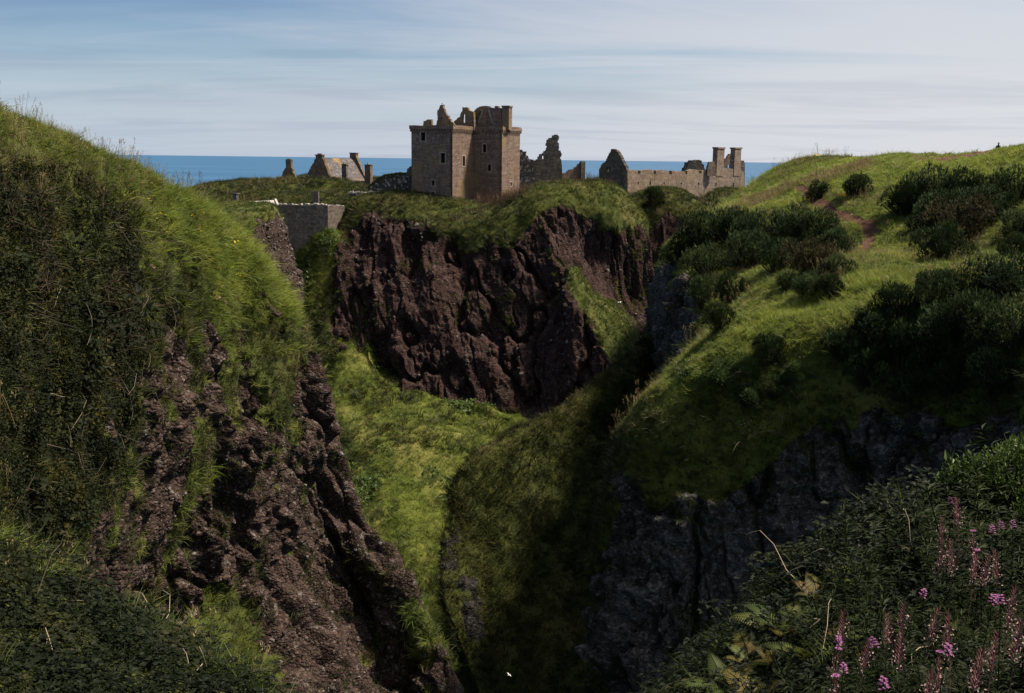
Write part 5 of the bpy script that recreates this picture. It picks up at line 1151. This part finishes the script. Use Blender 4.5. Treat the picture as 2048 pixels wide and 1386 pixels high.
def ground(net, px, py):
    """The place on a sheet where the sight line of a photo pixel meets it."""
    x, y, z = proj(net.P); d = (x-px)**2+(y-py)**2; d = np.where(z < 1, 9e9, d)
    face = ((np.array([0, 0, CAMZ])-net.P)*net.n).sum(-1) > 0
    d = np.where(face, d, d+400)
    k = np.argmin(d + z*.05); return net.P.reshape(-1, 3)[k], net.n.reshape(-1, 3)[k]
def bush(px, py, wpx, var, label, name='gorse_bush', cat='bush', group='gorse bushes on the headland', hz=1.0, net=None):
    p, n = ground(net or H, px, py+wpx*.22); s = wpx*1.22*np.linalg.norm(p-np.array([0, 0, CAMZ]))/FPX/1.95; hz *= 1.35
    t = thing(name, label, cat, p-np.array([0, 0, .1*s]), group, random.random()*6.28); t.scale = (s, s*random.uniform(.9, 1.1), s*hz)
    f, st = GV[var]
    for nm, me in (('foliage', f), ('stem', st)):
        o = bpy.data.objects.new(nm, me); COL.objects.link(o); o.parent = t
    return t
BUSHES = [
 (1362, 500, 78, 0, 'low dark gorse bush hanging over the cliff brink, first of the thicket'),
 (1405, 472, 96, 1, 'rounded dark gorse bush at the top of the cliff edge thicket'),
 (1462, 458, 92, 2, 'tall dark gorse bush standing against the far grassy mound'),
 (1520, 462, 84, 3, 'dark gorse bush on the thicket crest, second from the pale grass'),
 (1578, 462, 96, 0, 'dark gorse bush in the middle of the thicket crest under the meadow'),
 (1632, 468, 92, 1, 'broad dark gorse bush where the thicket crest meets the meadow'),
 (1672, 492, 70, 2, 'gorse bush at the thicket end beside the bare dirt path'),
 (1420, 528, 90, 3, 'gorse bush halfway down the cliff edge thicket, over bare rock'),
 (1492, 512, 100, 1, 'big dark gorse bush in the heart of the cliff edge thicket'),
 (1556, 520, 92, 2, 'dark gorse bush in the heart of the thicket, below the crest'),
 (1622, 526, 90, 4, 'brownish gorse bush in the thicket, facing the dirt path'),
 (1668, 540, 62, 0, 'small gorse bush hugging the upper bend of the dirt path'),
 (1410, 590, 84, 2, 'drooping gorse bush over the rock face, below the thicket'),
 (1466, 585, 76, 0, 'gorse bush at the lower edge of the thicket above dry grass'),
 (1442, 640, 70, 1, 'lowest gorse bush above the rock face, at the lip of the lower lawn'),
 (1620, 575, 66, 3, 'separate gorse bush below the thicket with pale grass in front'),
 (1664, 578, 56, 1, 'smaller half of a separate gorse pair beside pale grass'),
 (1578, 566, 48, 2, 'little gorse bush tucked under the thicket near dead grass'),
 (1634, 386, 50, 0, 'small spreading gorse bush on the meadow near yellow ragwort'),
 (1707, 378, 56, 1, 'small round gorse bush standing alone on the bright meadow'),
 (1815, 408, 86, 2, 'gorse bush at the meadow end of the large upper clump'),
 (1862, 385, 100, 3, 'tall spiky gorse bush on top of the large upper clump'),
 (1925, 388, 92, 0, 'gorse bush on the skyline side of the large upper clump'),
 (1868, 440, 110, 1, 'wide gorse bush in the middle of the large upper clump'),
 (1922, 455, 104, 4, 'rusty brown gorse bush inside the large upper clump'),
 (1965, 425, 96, 2, 'grey green gorse bush at the far end of the large upper clump'),
 (1890, 495, 96, 0, 'lowest gorse bush of the large upper clump above green grass'),
 (2032, 380, 84, 3, 'dense dark gorse bush cut by the picture edge beside the meadow'),
 (2035, 460, 70, 1, 'gorse bush below the dense edge bush, with rough grass around'),
 (2030, 500, 64, 2, 'low mounded gorse bush above the great lower thicket'),
 (1700, 690, 90, 3, 'dark gorse bush thrusting over the lower lawn'),
 (1745, 655, 92, 0, 'gorse bush at the top corner of the great lower thicket by the lawn'),
 (1800, 620, 92, 1, 'gorse bush on the upper rim of the great lower thicket'),
 (1866, 590, 96, 2, 'pale tipped gorse bush on the rim of the great lower thicket'),
 (1935, 575, 104, 3, 'broad gorse bush on the rim of the great lower thicket, mid slope'),
 (2010, 565, 110, 0, 'large gorse bush where the great lower thicket meets the picture edge'),
 (1735, 735, 108, 1, 'lowest dark gorse bush overhanging the black cliff'),
 (1810, 695, 112, 2, 'dark gorse bush deep in the great lower thicket above the cliff'),
 (1885, 660, 116, 0, 'dark gorse bush deep in the middle of the great lower thicket'),
 (1965, 650, 120, 1, 'bulky gorse bush in the shaded middle of the great lower thicket'),
 (2040, 650, 126, 3, 'large rounded olive gorse bush at the shaded edge of the thicket'),
 (1820, 765, 110, 3, 'gorse bush on the brink of the black cliff under the thicket'),
 (1900, 745, 124, 2, 'shaded gorse bush over the black cliff, beside a grass tongue'),
 (1990, 740, 130, 0, 'shaded gorse bush over the black cliff near the picture edge'),
 (1540, 705, 76, 1, 'single grey green gorse bush on the slope under the lower lawn'),
 (1490, 790, 60, 0, 'small dark gorse bush clinging below the lawn lip'),
 (1545, 775, 54, 2, 'small dark bush beside bare twigs below the lawn lip'),
]
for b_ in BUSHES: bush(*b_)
for px, py, w_, lab in [(1440, 745, 66, 'bright leafy shrub on the slope edge under the lower lawn'), (1500, 735, 50, 'yellow green sapling shrub beside the single gorse bush'),
                        (1590, 745, 50, 'thin yellow green shrub in the hollow below the lawn')]:
    bush(px, py, w_, 5, lab, 'leafy_shrub', 'shrub', 'leafy shrubs below the lawn')
bush(1312, 396, 46, 1, 'dark round bush at the foot of the long range wall', 'round_bush', 'bush', None, net=D2)
t = bush(2035, 985, 210, 5, 'yellow green leafy bush rising at the edge of the flowered bank', 'leafy_shrub', 'shrub', None, 1.0, net=I)
# bare thorn bushes against the sea
def bare_bush(px, py, d, h, label):
    t = thing('bare_bush', label, 'bush', W(px, py, d), 'bare bushes beside the gabled range'); m = MB(); r = np.random.default_rng(int(px))
    for k in range(9):
        a = r.random()*6.28; top = np.array([math.cos(a)*h*.35, math.sin(a)*h*.35, h*r.uniform(.6, 1)]); mid_ = top*.5+r.normal(0, .1, 3); m.tube([(0, 0, -.8), mid_, top], .04, .015, 3)
        for j in range(7):
            f = r.uniform(.35, 1); q = top*f; e = q+r.normal(0, .3*h*.4, 3)+np.array([0, 0, .25]); m.tube([q, e], .018, .008, 3)
    link('branches', m.mesh('branches', TWIG), None, t); return t
bare_bush(1178, 364, 205, 2.0, 'leafless thorn bush against the sea, the one nearer the thin pillar')
bare_bush(1192, 365, 207, 1.7, 'leafless thorn bush close against the grey stepped gable')

# ---------------------------------------------------------------- small things on the land
def ragwort(px, py, s, label):
    p, n = ground(H, px, py); t = thing('ragwort_plant', label, 'flower', p, 'ragwort in flower on the headland'); m = MB(); y = MB(); r = np.random.default_rng(int(px))
    for k in range(9):
        a = r.random()*6.28; top = np.array([math.cos(a)*.3*s, math.sin(a)*.3*s, s*r.uniform(.7, 1)]); m.tube([(0, 0, -.1), top*.5, top], .012, .006, 3)
        for j in range(5): q = top*r.uniform(.2, .8); m.leaf(q, r.normal(0, 1, 3), (0, 0, 1), .14, .07, r.random())
        for j in range(7):
            q = top+r.normal(0, .07, 3)*s
            for i in range(5): b = i*1.257; y.leaf(q, (math.cos(b), math.sin(b), .2), (0, 0, 1), .08, .07)
    link('stem', m.mesh('stem', HERB), None, t); link('flower_head', y.mesh('flower_head', YEL), None, t)
ragwort(1683, 410, 1.25, 'yellow ragwort plant in flower on the meadow below two small bushes')
ragwort(1721, 506, .6, 'smaller yellow ragwort plant in flower beside the dirt path')
ragwort(1818, 494, .4, 'tiny yellow ragwort plant in rough grass under the large upper clump')
def boulder(px, py, r_, label, net=None, mat=None, name='boulder'):
    p, n = ground(net or H, px, py); t = thing(name, label, 'stone', p); bm = bmesh.new(); bmesh.ops.create_icosphere(bm, subdivisions=2, radius=r_); rr = random.Random(int(px))
    for v in bm.verts: v.co = Vector((v.co.x*1.25, v.co.y, v.co.z*.85))*(1+.25*rr.uniform(-1, 1))
    me = bpy.data.meshes.new('stone'); bm.to_mesh(me); bm.free(); link('stone', me, mat or PALE, t)
PBROWN = plain_mat('pinkish stone', (0.22, 0.13, 0.105), .9, .3, 3)
boulder(1632, 313, .55, 'pale yellowish boulder on the skyline of the far headland', mat=plain_mat('sandy stone', (.42, .36, .22), .9))
boulder(432, 598, .26, 'pinkish stone lodged in the turf hollow of the near bluff', Fb, PBROWN)
boulder(446, 604, .20, 'smaller pinkish stone beside another on the near bluff', Fb, PBROWN)
boulder(300, 535, .22, 'pale flat stone sticking from the near bluff turf', Fb, PBROWN)

def person(P, face, label):
    """A walker beyond the brow: one skinned body, with hair, jacket and trousers as its clothing."""
    t = thing('person', label, 'person', P, None, face)
    V = [(0, 0, .95), (0, 0, 1.12), (0, 0, 1.36), (0, .01, 1.50), (0, .02, 1.60), (0, .02, 1.72),
         (.10, 0, .90), (.11, .02, .50), (.11, -.02, .08), (.11, .12, .03), (-.10, 0, .90), (-.11, .06, .50), (-.11, .0, .08), (-.11, .14, .03),
         (.19, 0, 1.40), (.25, 0, 1.13), (.25, .10, .90), (.25, .13, .80), (-.19, 0, 1.40), (-.25, 0, 1.13), (-.25, .10, .90), (-.25, .13, .80)]
    E_ = [(0, 1), (1, 2), (2, 3), (3, 4), (4, 5), (0, 6), (6, 7), (7, 8), (8, 9), (0, 10), (10, 11), (11, 12), (12, 13), (2, 14), (14, 15), (15, 16), (16, 17), (2, 18), (18, 19), (19, 20), (20, 21)]
    R = [.14, .13, .15, .055, .09, .085, .085, .06, .042, .04, .085, .06, .042, .04, .065, .05, .036, .04, .065, .05, .036, .04]
    me = bpy.data.meshes.new('body'); me.from_pydata(V, E_, []); o = link('body', me, plain_mat('dark walking clothes', (.035, .033, .036), .8), t)
    sk = o.modifiers.new('skin', 'SKIN'); sd = me.skin_vertices[0].data
    for i, r_ in enumerate(R): sd[i].radius = (r_*(1.15 if i < 3 else 1), r_)
    sd[0].use_root = True; ss = o.modifiers.new('sub', 'SUBSURF'); ss.levels = 1; ss.render_levels = 1
    bm = bmesh.new(); bmesh.ops.create_icosphere(bm, subdivisions=2, radius=.115)
    for v in bm.verts: v.co = Vector((v.co.x*.9, v.co.y+.0, v.co.z*1.05+1.70))
    hm_ = bpy.data.meshes.new('hair'); bm.to_mesh(hm_); bm.free(); link('hair', hm_, plain_mat('dark hair', (.03, .02, .016), .7), t)
    bm = bmesh.new(); bmesh.ops.create_icosphere(bm, subdivisions=2, radius=.088)
    for v in bm.verts: v.co = Vector((v.co.x*.85, v.co.y+.06, v.co.z*1.15+1.655))
    nv = [bm.verts.new(q) for q in ((-.014, .135, 1.65), (.014, .135, 1.65), (0, .135, 1.69), (0, .165, 1.652))]; bm.faces.new((nv[0], nv[1], nv[3])); bm.faces.new((nv[1], nv[2], nv[3])); bm.faces.new((nv[2], nv[0], nv[3]))
    fm = bpy.data.meshes.new('face'); bm.to_mesh(fm); bm.free(); link('face', fm, plain_mat('skin', (.35, .20, .15), .6), t)
    return t
cy, cq = crest_py(H, 1998); pp = W(1997.5, cy-11, cq[1]+1.0)
person((pp[0], pp[1], pp[2]-1.80), 2.6, 'person in dark clothes seen head and shoulders over the skyline brow')

def gull(P, rz_, s, flying, label, dark=False):
    """A sea bird: one body with tapering tail, bill and wings."""
    t = thing('seabird', label, 'bird', P, None, rz_); m = MB(); ring = [(-.20, .012, .02), (-.12, .05, .0), (0, .068, 0), (.10, .055, .02), (.16, .036, .05), (.20, .036, .065), (.235, .014, .06), (.275, .004, .052)]
    rings = []
    for x, r_, z in ring:
        st = len(m.V); m.V += [np.array([x*s, r_*s*math.cos(k*.7854), (z+r_*.9*math.sin(k*.7854))*s]) for k in range(8)]; m.T += [.5]*8; rings.append(st)
    for u, v in zip(rings[:-1], rings[1:]):
        for k in range(8): k2 = (k+1) % 8; m.F += [(u+k, v+k2, u+k2), (u+k, v+k, v+k2)]
    for sd_ in (-1, 1):
        if flying: pts = [(.08, .05, .03), (-.05, .05, .03), (.10, .30, .13), (-.04, .30, .12), (.0, .62, .08), (-.03, .60, .08)]
        else: pts = [(.08, .058, .04), (-.02, .066, -.01), (-.05, .06, .05), (-.08, .055, .0), (-.26, .02, .05), (-.25, .018, .04)]
        q = [np.array([a*s, b*sd_*s, c*s]) for a, b, c in pts]
        m.tri(q[0], q[1], q[3]); m.tri(q[0], q[3], q[2]); m.tri(q[2], q[3], q[5]); m.tri(q[2], q[5], q[4])
    link('body', m.mesh('body', plain_mat('dark plumage', (.03, .03, .03)) if dark else WHT), None, t)
    if not flying:
        l = MB(); l.tube([(.02*s, .02*s, -.05*s), (.02*s, .02*s, -.16*s)], .008, .008, 4); l.tube([(.02*s, -.02*s, -.05*s), (.02*s, -.02*s, -.16*s)], .008, .008, 4); link('leg', l.mesh('leg', plain_mat('bird leg', (.35, .2, .05))), None, t)
gull(W(884.3, 207.4, 198), 1.2, 1.25, False, 'dark seabird perched on the tip of the tower gable', True)
gull(W(1018, 1350, 62), .5, .5, True, 'white seabird gliding low in the dark bottom of the gorge')
gull(W(705, 461, 188), 2.0, 1.0, False, 'white seabird resting on the dark ledge beside the curtain wall')
gull(W(1240, 605, 186), 2.4, 1.2, True, 'pale seabird flying before the red recess under the headland')

# ---------------------------------------------------------------- foreground plants
def frond(L, r, curl):
    m = MB(); n = 20; pts = []
    for i in range(n+1):
        f = i/n; pts.append(np.array([L*f*(1-.12*f), 0, L*(.55*f-curl*f*f)]))
    m.tube(pts[::4], .005, .0015, 3, .2)
    for i in range(3, n):
        f = i/n; w_ = L*.34*(1-f)**.8*(.55+.45*min(1, (f-.1)*6)); p = pts[i]; tg = pts[i+1]-p; tg /= np.linalg.norm(tg)
        for sd_ in (-1, 1):
            d = np.array([tg[0]*.45, sd_*1.0, tg[2]*.45-.12]); d /= np.linalg.norm(d); k = max(3, int(w_/.018))
            for j in range(k):
                g = (j+.5)/k; q = p+d*w_*g; ll = w_*.24*(1-g*.75)
                for s2 in (-1, 1): m.tri(q, q+tg*ll*s2+d*ll*.35, q+d*w_/k*1.1, .3+.5*r.random())
    return m
FR = [frond(1.0, np.random.default_rng(300+k), c).mesh('frond', FERN) for k, c in enumerate((.42, .52, .34, .6))]
def fern(px, py, L, n, label, net=None, az0=None):
    p, nn = ground(net or I, px, py); t = thing('bracken_fern', label, 'fern', p, 'bracken ferns on the flowered bank'); r = random.Random(int(px*3+py))
    for k in range(n):
        o = bpy.data.objects.new('frond', FR[r.randrange(4)]); COL.objects.link(o); o.parent = t; s = L*r.uniform(.7, 1.1); o.scale = (s, s, s)
        o.rotation_euler = (r.uniform(-.3, .3), r.uniform(-.5, .25), k*6.283/n+r.uniform(-.3, .3))
for f_ in [(1560, 1262, .5, 9, 'sunlit yellowish bracken fern standing out at the crest of the flowered bank'), (1500, 1325, .46, 8, 'bracken fern stepping down the bank edge under the sunlit one'),
           (1455, 1372, .48, 9, 'lowest bracken fern at the foot of the bank over the dark gorge'), (1565, 1345, .46, 9, 'wide green bracken fern below the sunlit one'),
           (1630, 1330, .5, 8, 'small bracken fern among pink spikes in the middle of the bank'), (1635, 1195, .4, 7, 'small bracken fern under brambles on the bank crest'),
           (1520, 1400, .45, 8, 'dark bracken fern at the bottom edge of the picture'), (1830, 1395, .45, 7, 'bright yellow green fern among willowherb at the bottom edge')]: fern(*f_)

def willow_mesh(seed, fresh, mixed=False):
    r = np.random.default_rng(seed); st, fo, sp = MB(), MB(), MB(); h = 1.0; ln = r.normal(0, .05, 2)
    top = np.array([ln[0], ln[1], h]); at = lambda f: np.array([ln[0]*f*f, ln[1]*f*f, h*f])
    st.tube([at(0)-[0, 0, .1], at(.35), at(.7), at(1.0)], .007, .003, 5, .3)
    for k in range(46):
        f = .12+.58*k/46; a = k*2.4; fo.leaf(at(f), (math.cos(a), math.sin(a), .35), (0, 0, 1), .12*(1.15-f), .018, r.random())
    if not fresh:
        for k in range(64):
            f = .66+.30*k/64; a = k*2.4; L = .085*(1.25-(f-.66)*2.2); sp.blade(at(f), (math.cos(a), math.sin(a), .95), (0, 0, .1), L, .006, r.random(), 1)
    else:
        for k in range(16):
            f = .925+.075*k/16; a = k*2.4; q = at(f)+np.array([math.cos(a), math.sin(a), .3])*.028*(1.3-(k/16)*.8)
            for j in range(4): b = j*1.57+a; sp.leaf(q, (math.cos(b), math.sin(b), .25), (0, 0, 1), .017, .016)
    me = [st.mesh('stem', POD if not fresh else HERB), fo.mesh('foliage', HERB), sp.mesh('seed_pods' if not fresh else 'flower_spike', POD if not fresh else MAG)]
    if not fresh:
        fl = MB()
        for k in range(46):
            f = r.uniform(.62, .86); a = r.random()*6.28; q = at(f)+np.array([math.cos(a), math.sin(a), .3])*r.uniform(.02, .075)
            d = r.normal(0, 1, 3); fl.leaf(q, d, r.normal(0, 1, 3), .028, .012)
        me.append(fl.mesh('seed_fluff', FLUFF))
        if mixed:
            t_ = MB()
            for k in range(8):
                a = k*2.4; q = at(.97)+np.array([math.cos(a), math.sin(a), .5])*.02
                for j in range(4): b = j*1.57+a; t_.leaf(q, (math.cos(b), math.sin(b), .25), (0, 0, 1), .020, .018)
            me.append(t_.mesh('flower_spike', MAG))
    return me
WV = {'seed': [willow_mesh(400+k, False) for k in range(3)], 'mix': [willow_mesh(410+k, False, True) for k in range(2)], 'fresh': [willow_mesh(420+k, True) for k in range(3)]}
def willow(px, py, kind, label, hgt=None, d=None):
    """px, py: where the tip stands in the photograph; the root goes down to the bank below it."""
    # the place on the bank where a plant of ordinary height has its tip on that sight line
    Q = I.P.reshape(-1, 3); best = None
    for d_ in np.linspace(12, 3.5, 60):
        tp = W(px, py, d_); k = np.argmin((Q[:, 0]-tp[0])**2+(Q[:, 1]-tp[1])**2); hh_ = tp[2]-Q[k, 2]; c_ = abs(hh_-(.85 if kind != 'fresh' else .95))
        if best is None or c_ < best[0]-.02: best = (c_, tp, hh_)
    tip = best[1]; h = float(np.clip(best[2], .5, 1.4))
    t = thing('rosebay_willowherb', label, 'flower', (tip[0], tip[1], tip[2]-h), 'rosebay willowherb on the bank', random.random()*6.28); t.scale = (1, 1, h)
    if h > .0: t.scale = (max(.7, h*.72), max(.7, h*.72), h); t.rotation_euler[0] = random.gauss(0, .09); t.rotation_euler[1] = random.gauss(0, .09)
    for me in random.choice(WV[kind]):
        o = bpy.data.objects.new(me.name.split('.')[0], me); COL.objects.link(o); o.parent = t
for w_ in [
 (1932, 986, 'seed', 'faded pink willowherb spike highest on the bank, leaning by the grass crest'),
 (1910, 1003, 'fresh', 'single small magenta willowherb flower just beside the highest faded spike'),
 (1899, 1029, 'seed', 'fluffy pale pink willowherb spike under the highest one'),
 (1970, 1060, 'mix', 'pink seeding willowherb with a magenta tip near the upper bank edge'),
 (1871, 1076, 'seed', 'pale horizontal looking willowherb spike where brambles meet the flowers'),
 (1914, 1084, 'seed', 'long faded willowherb spike in the upper middle of the flowers'),
 (1946, 1097, 'mix', 'thick pink willowherb spike crowned by one bright magenta flower'),
 (1972, 1110, 'seed', 'shaded faded willowherb spike close beside the magenta crowned one'),
 (2011, 1092, 'seed', 'brown pink willowherb spike under a row of magenta heads'),
 (1997, 1047, 'fresh', 'bright magenta willowherb head, biggest of the upper magenta row'),
 (2025, 1047, 'fresh', 'bright magenta willowherb head in the middle of the upper row'),
 (2041, 1050, 'fresh', 'magenta willowherb head cut by the picture edge'),
 (1784, 1161, 'fresh', 'lone magenta willowherb head in dark leaves below the brambles'),
 (1816, 1175, 'seed', 'tall pale pink willowherb spike next to the lone magenta head'),
 (1851, 1190, 'seed', 'short dull willowherb spike behind the tall pale one'),
 (1975, 1169, 'fresh', 'magenta willowherb head in the shaded middle of the bank'),
 (2015, 1175, 'seed', 'dull seeding willowherb near the picture edge in the middle of the bank'),
 (2018, 1198, 'fresh', 'low magenta willowherb head near the picture edge'),
 (1698, 1215, 'seed', 'slanting faded willowherb spike nearest the fern crest'),
 (1721, 1238, 'seed', 'white fluffed willowherb spike beside the slanting one'),
 (1779, 1218, 'seed', 'dark red willowherb spike in the shade below the lone magenta head'),
 (1814, 1252, 'seed', 'fluffy willowherb spike in the centre of the lower bank'),
 (1672, 1256, 'fresh', 'small magenta willowherb head nearest the ferns'),
 (1659, 1296, 'mix', 'dark pink willowherb spike rising among the ferns'),
 (1848, 1326, 'seed', 'long faded willowherb spike low in the bank near the bottom edge'),
 (1897, 1312, 'mix', 'pink willowherb spike with magenta tip low in the bank'),
 (1938, 1289, 'seed', 'pale fluffed willowherb spike lying toward the shaded lower corner'),
 (1926, 1228, 'seed', 'dull willowherb spike in deep shade in the middle of the bank'),
 (1883, 1273, 'fresh', 'magenta willowherb head over pale fluff in the lower bank'),
 (1777, 1332, 'fresh', 'magenta willowherb head close to the bottom edge'),
 (1812, 1283, 'fresh', 'small magenta willowherb head beside the central fluffy spike'),
 (1680, 1310, 'fresh', 'small magenta willowherb head at the fern side of the lower bank'),
 (1690, 1345, 'mix', 'half faded willowherb at the bottom edge beside the ferns'),
 (2034, 1240, 'seed', 'dim faded willowherb in the dark lower corner'),
 (1985, 1255, 'seed', 'dim pink willowherb spike above the dark lower corner'),
]: willow(*w_)
# bare arching stems of old bramble over the near bluff and the banks
def arching(name, net, n, poly, L, r0, seed, mat, sag=.6):
    r = np.random.default_rng(seed); m = MB(); xs = [p[0] for p in poly]; ys = [p[1] for p in poly]
    for _ in range(n):
        p, nn = ground(net, r.uniform(min(xs), max(xs)), r.uniform(min(ys), max(ys))); a = r.random()*6.28; l = L*r.uniform(.5, 1.2); side = np.cross(nn, UP); side /= np.linalg.norm(side)+1e-6
        dirv = side*r.uniform(-1, 1)-UP*r.uniform(.0, 1.0)+nn*.35; dirv /= np.linalg.norm(dirv); pts = []
        for i in range(6):
            f = i/5; pts.append(p+dirv*l*f+nn*(.12+l*.3*math.sin(f*2.6))-UP*l*sag*.3*f*f+r.normal(0, .03*l, 3)*(i > 0))
        m.tube(pts, r0, r0*.4, 3, r.random())
    o = link(name, m.mesh(name, mat), None, None, 'stuff')
arching('bare_bramble_stems', Fb, 34, [(60, 420), (330, 900)], 2.6, .013, 500, TWIGP)
arching('bare_bramble_stems', I, 12, [(1600, 1060), (2040, 1380)], .9, .0045, 501, TWIGP)
arching('bare_bramble_stems', J, 16, [(0, 1120), (460, 1380)], 1.2, .006, 502, TWIGP)
arching('bare_twigs', H, 14, [(1440, 700), (1600, 900)], 2.2, .018, 503, TWIG)
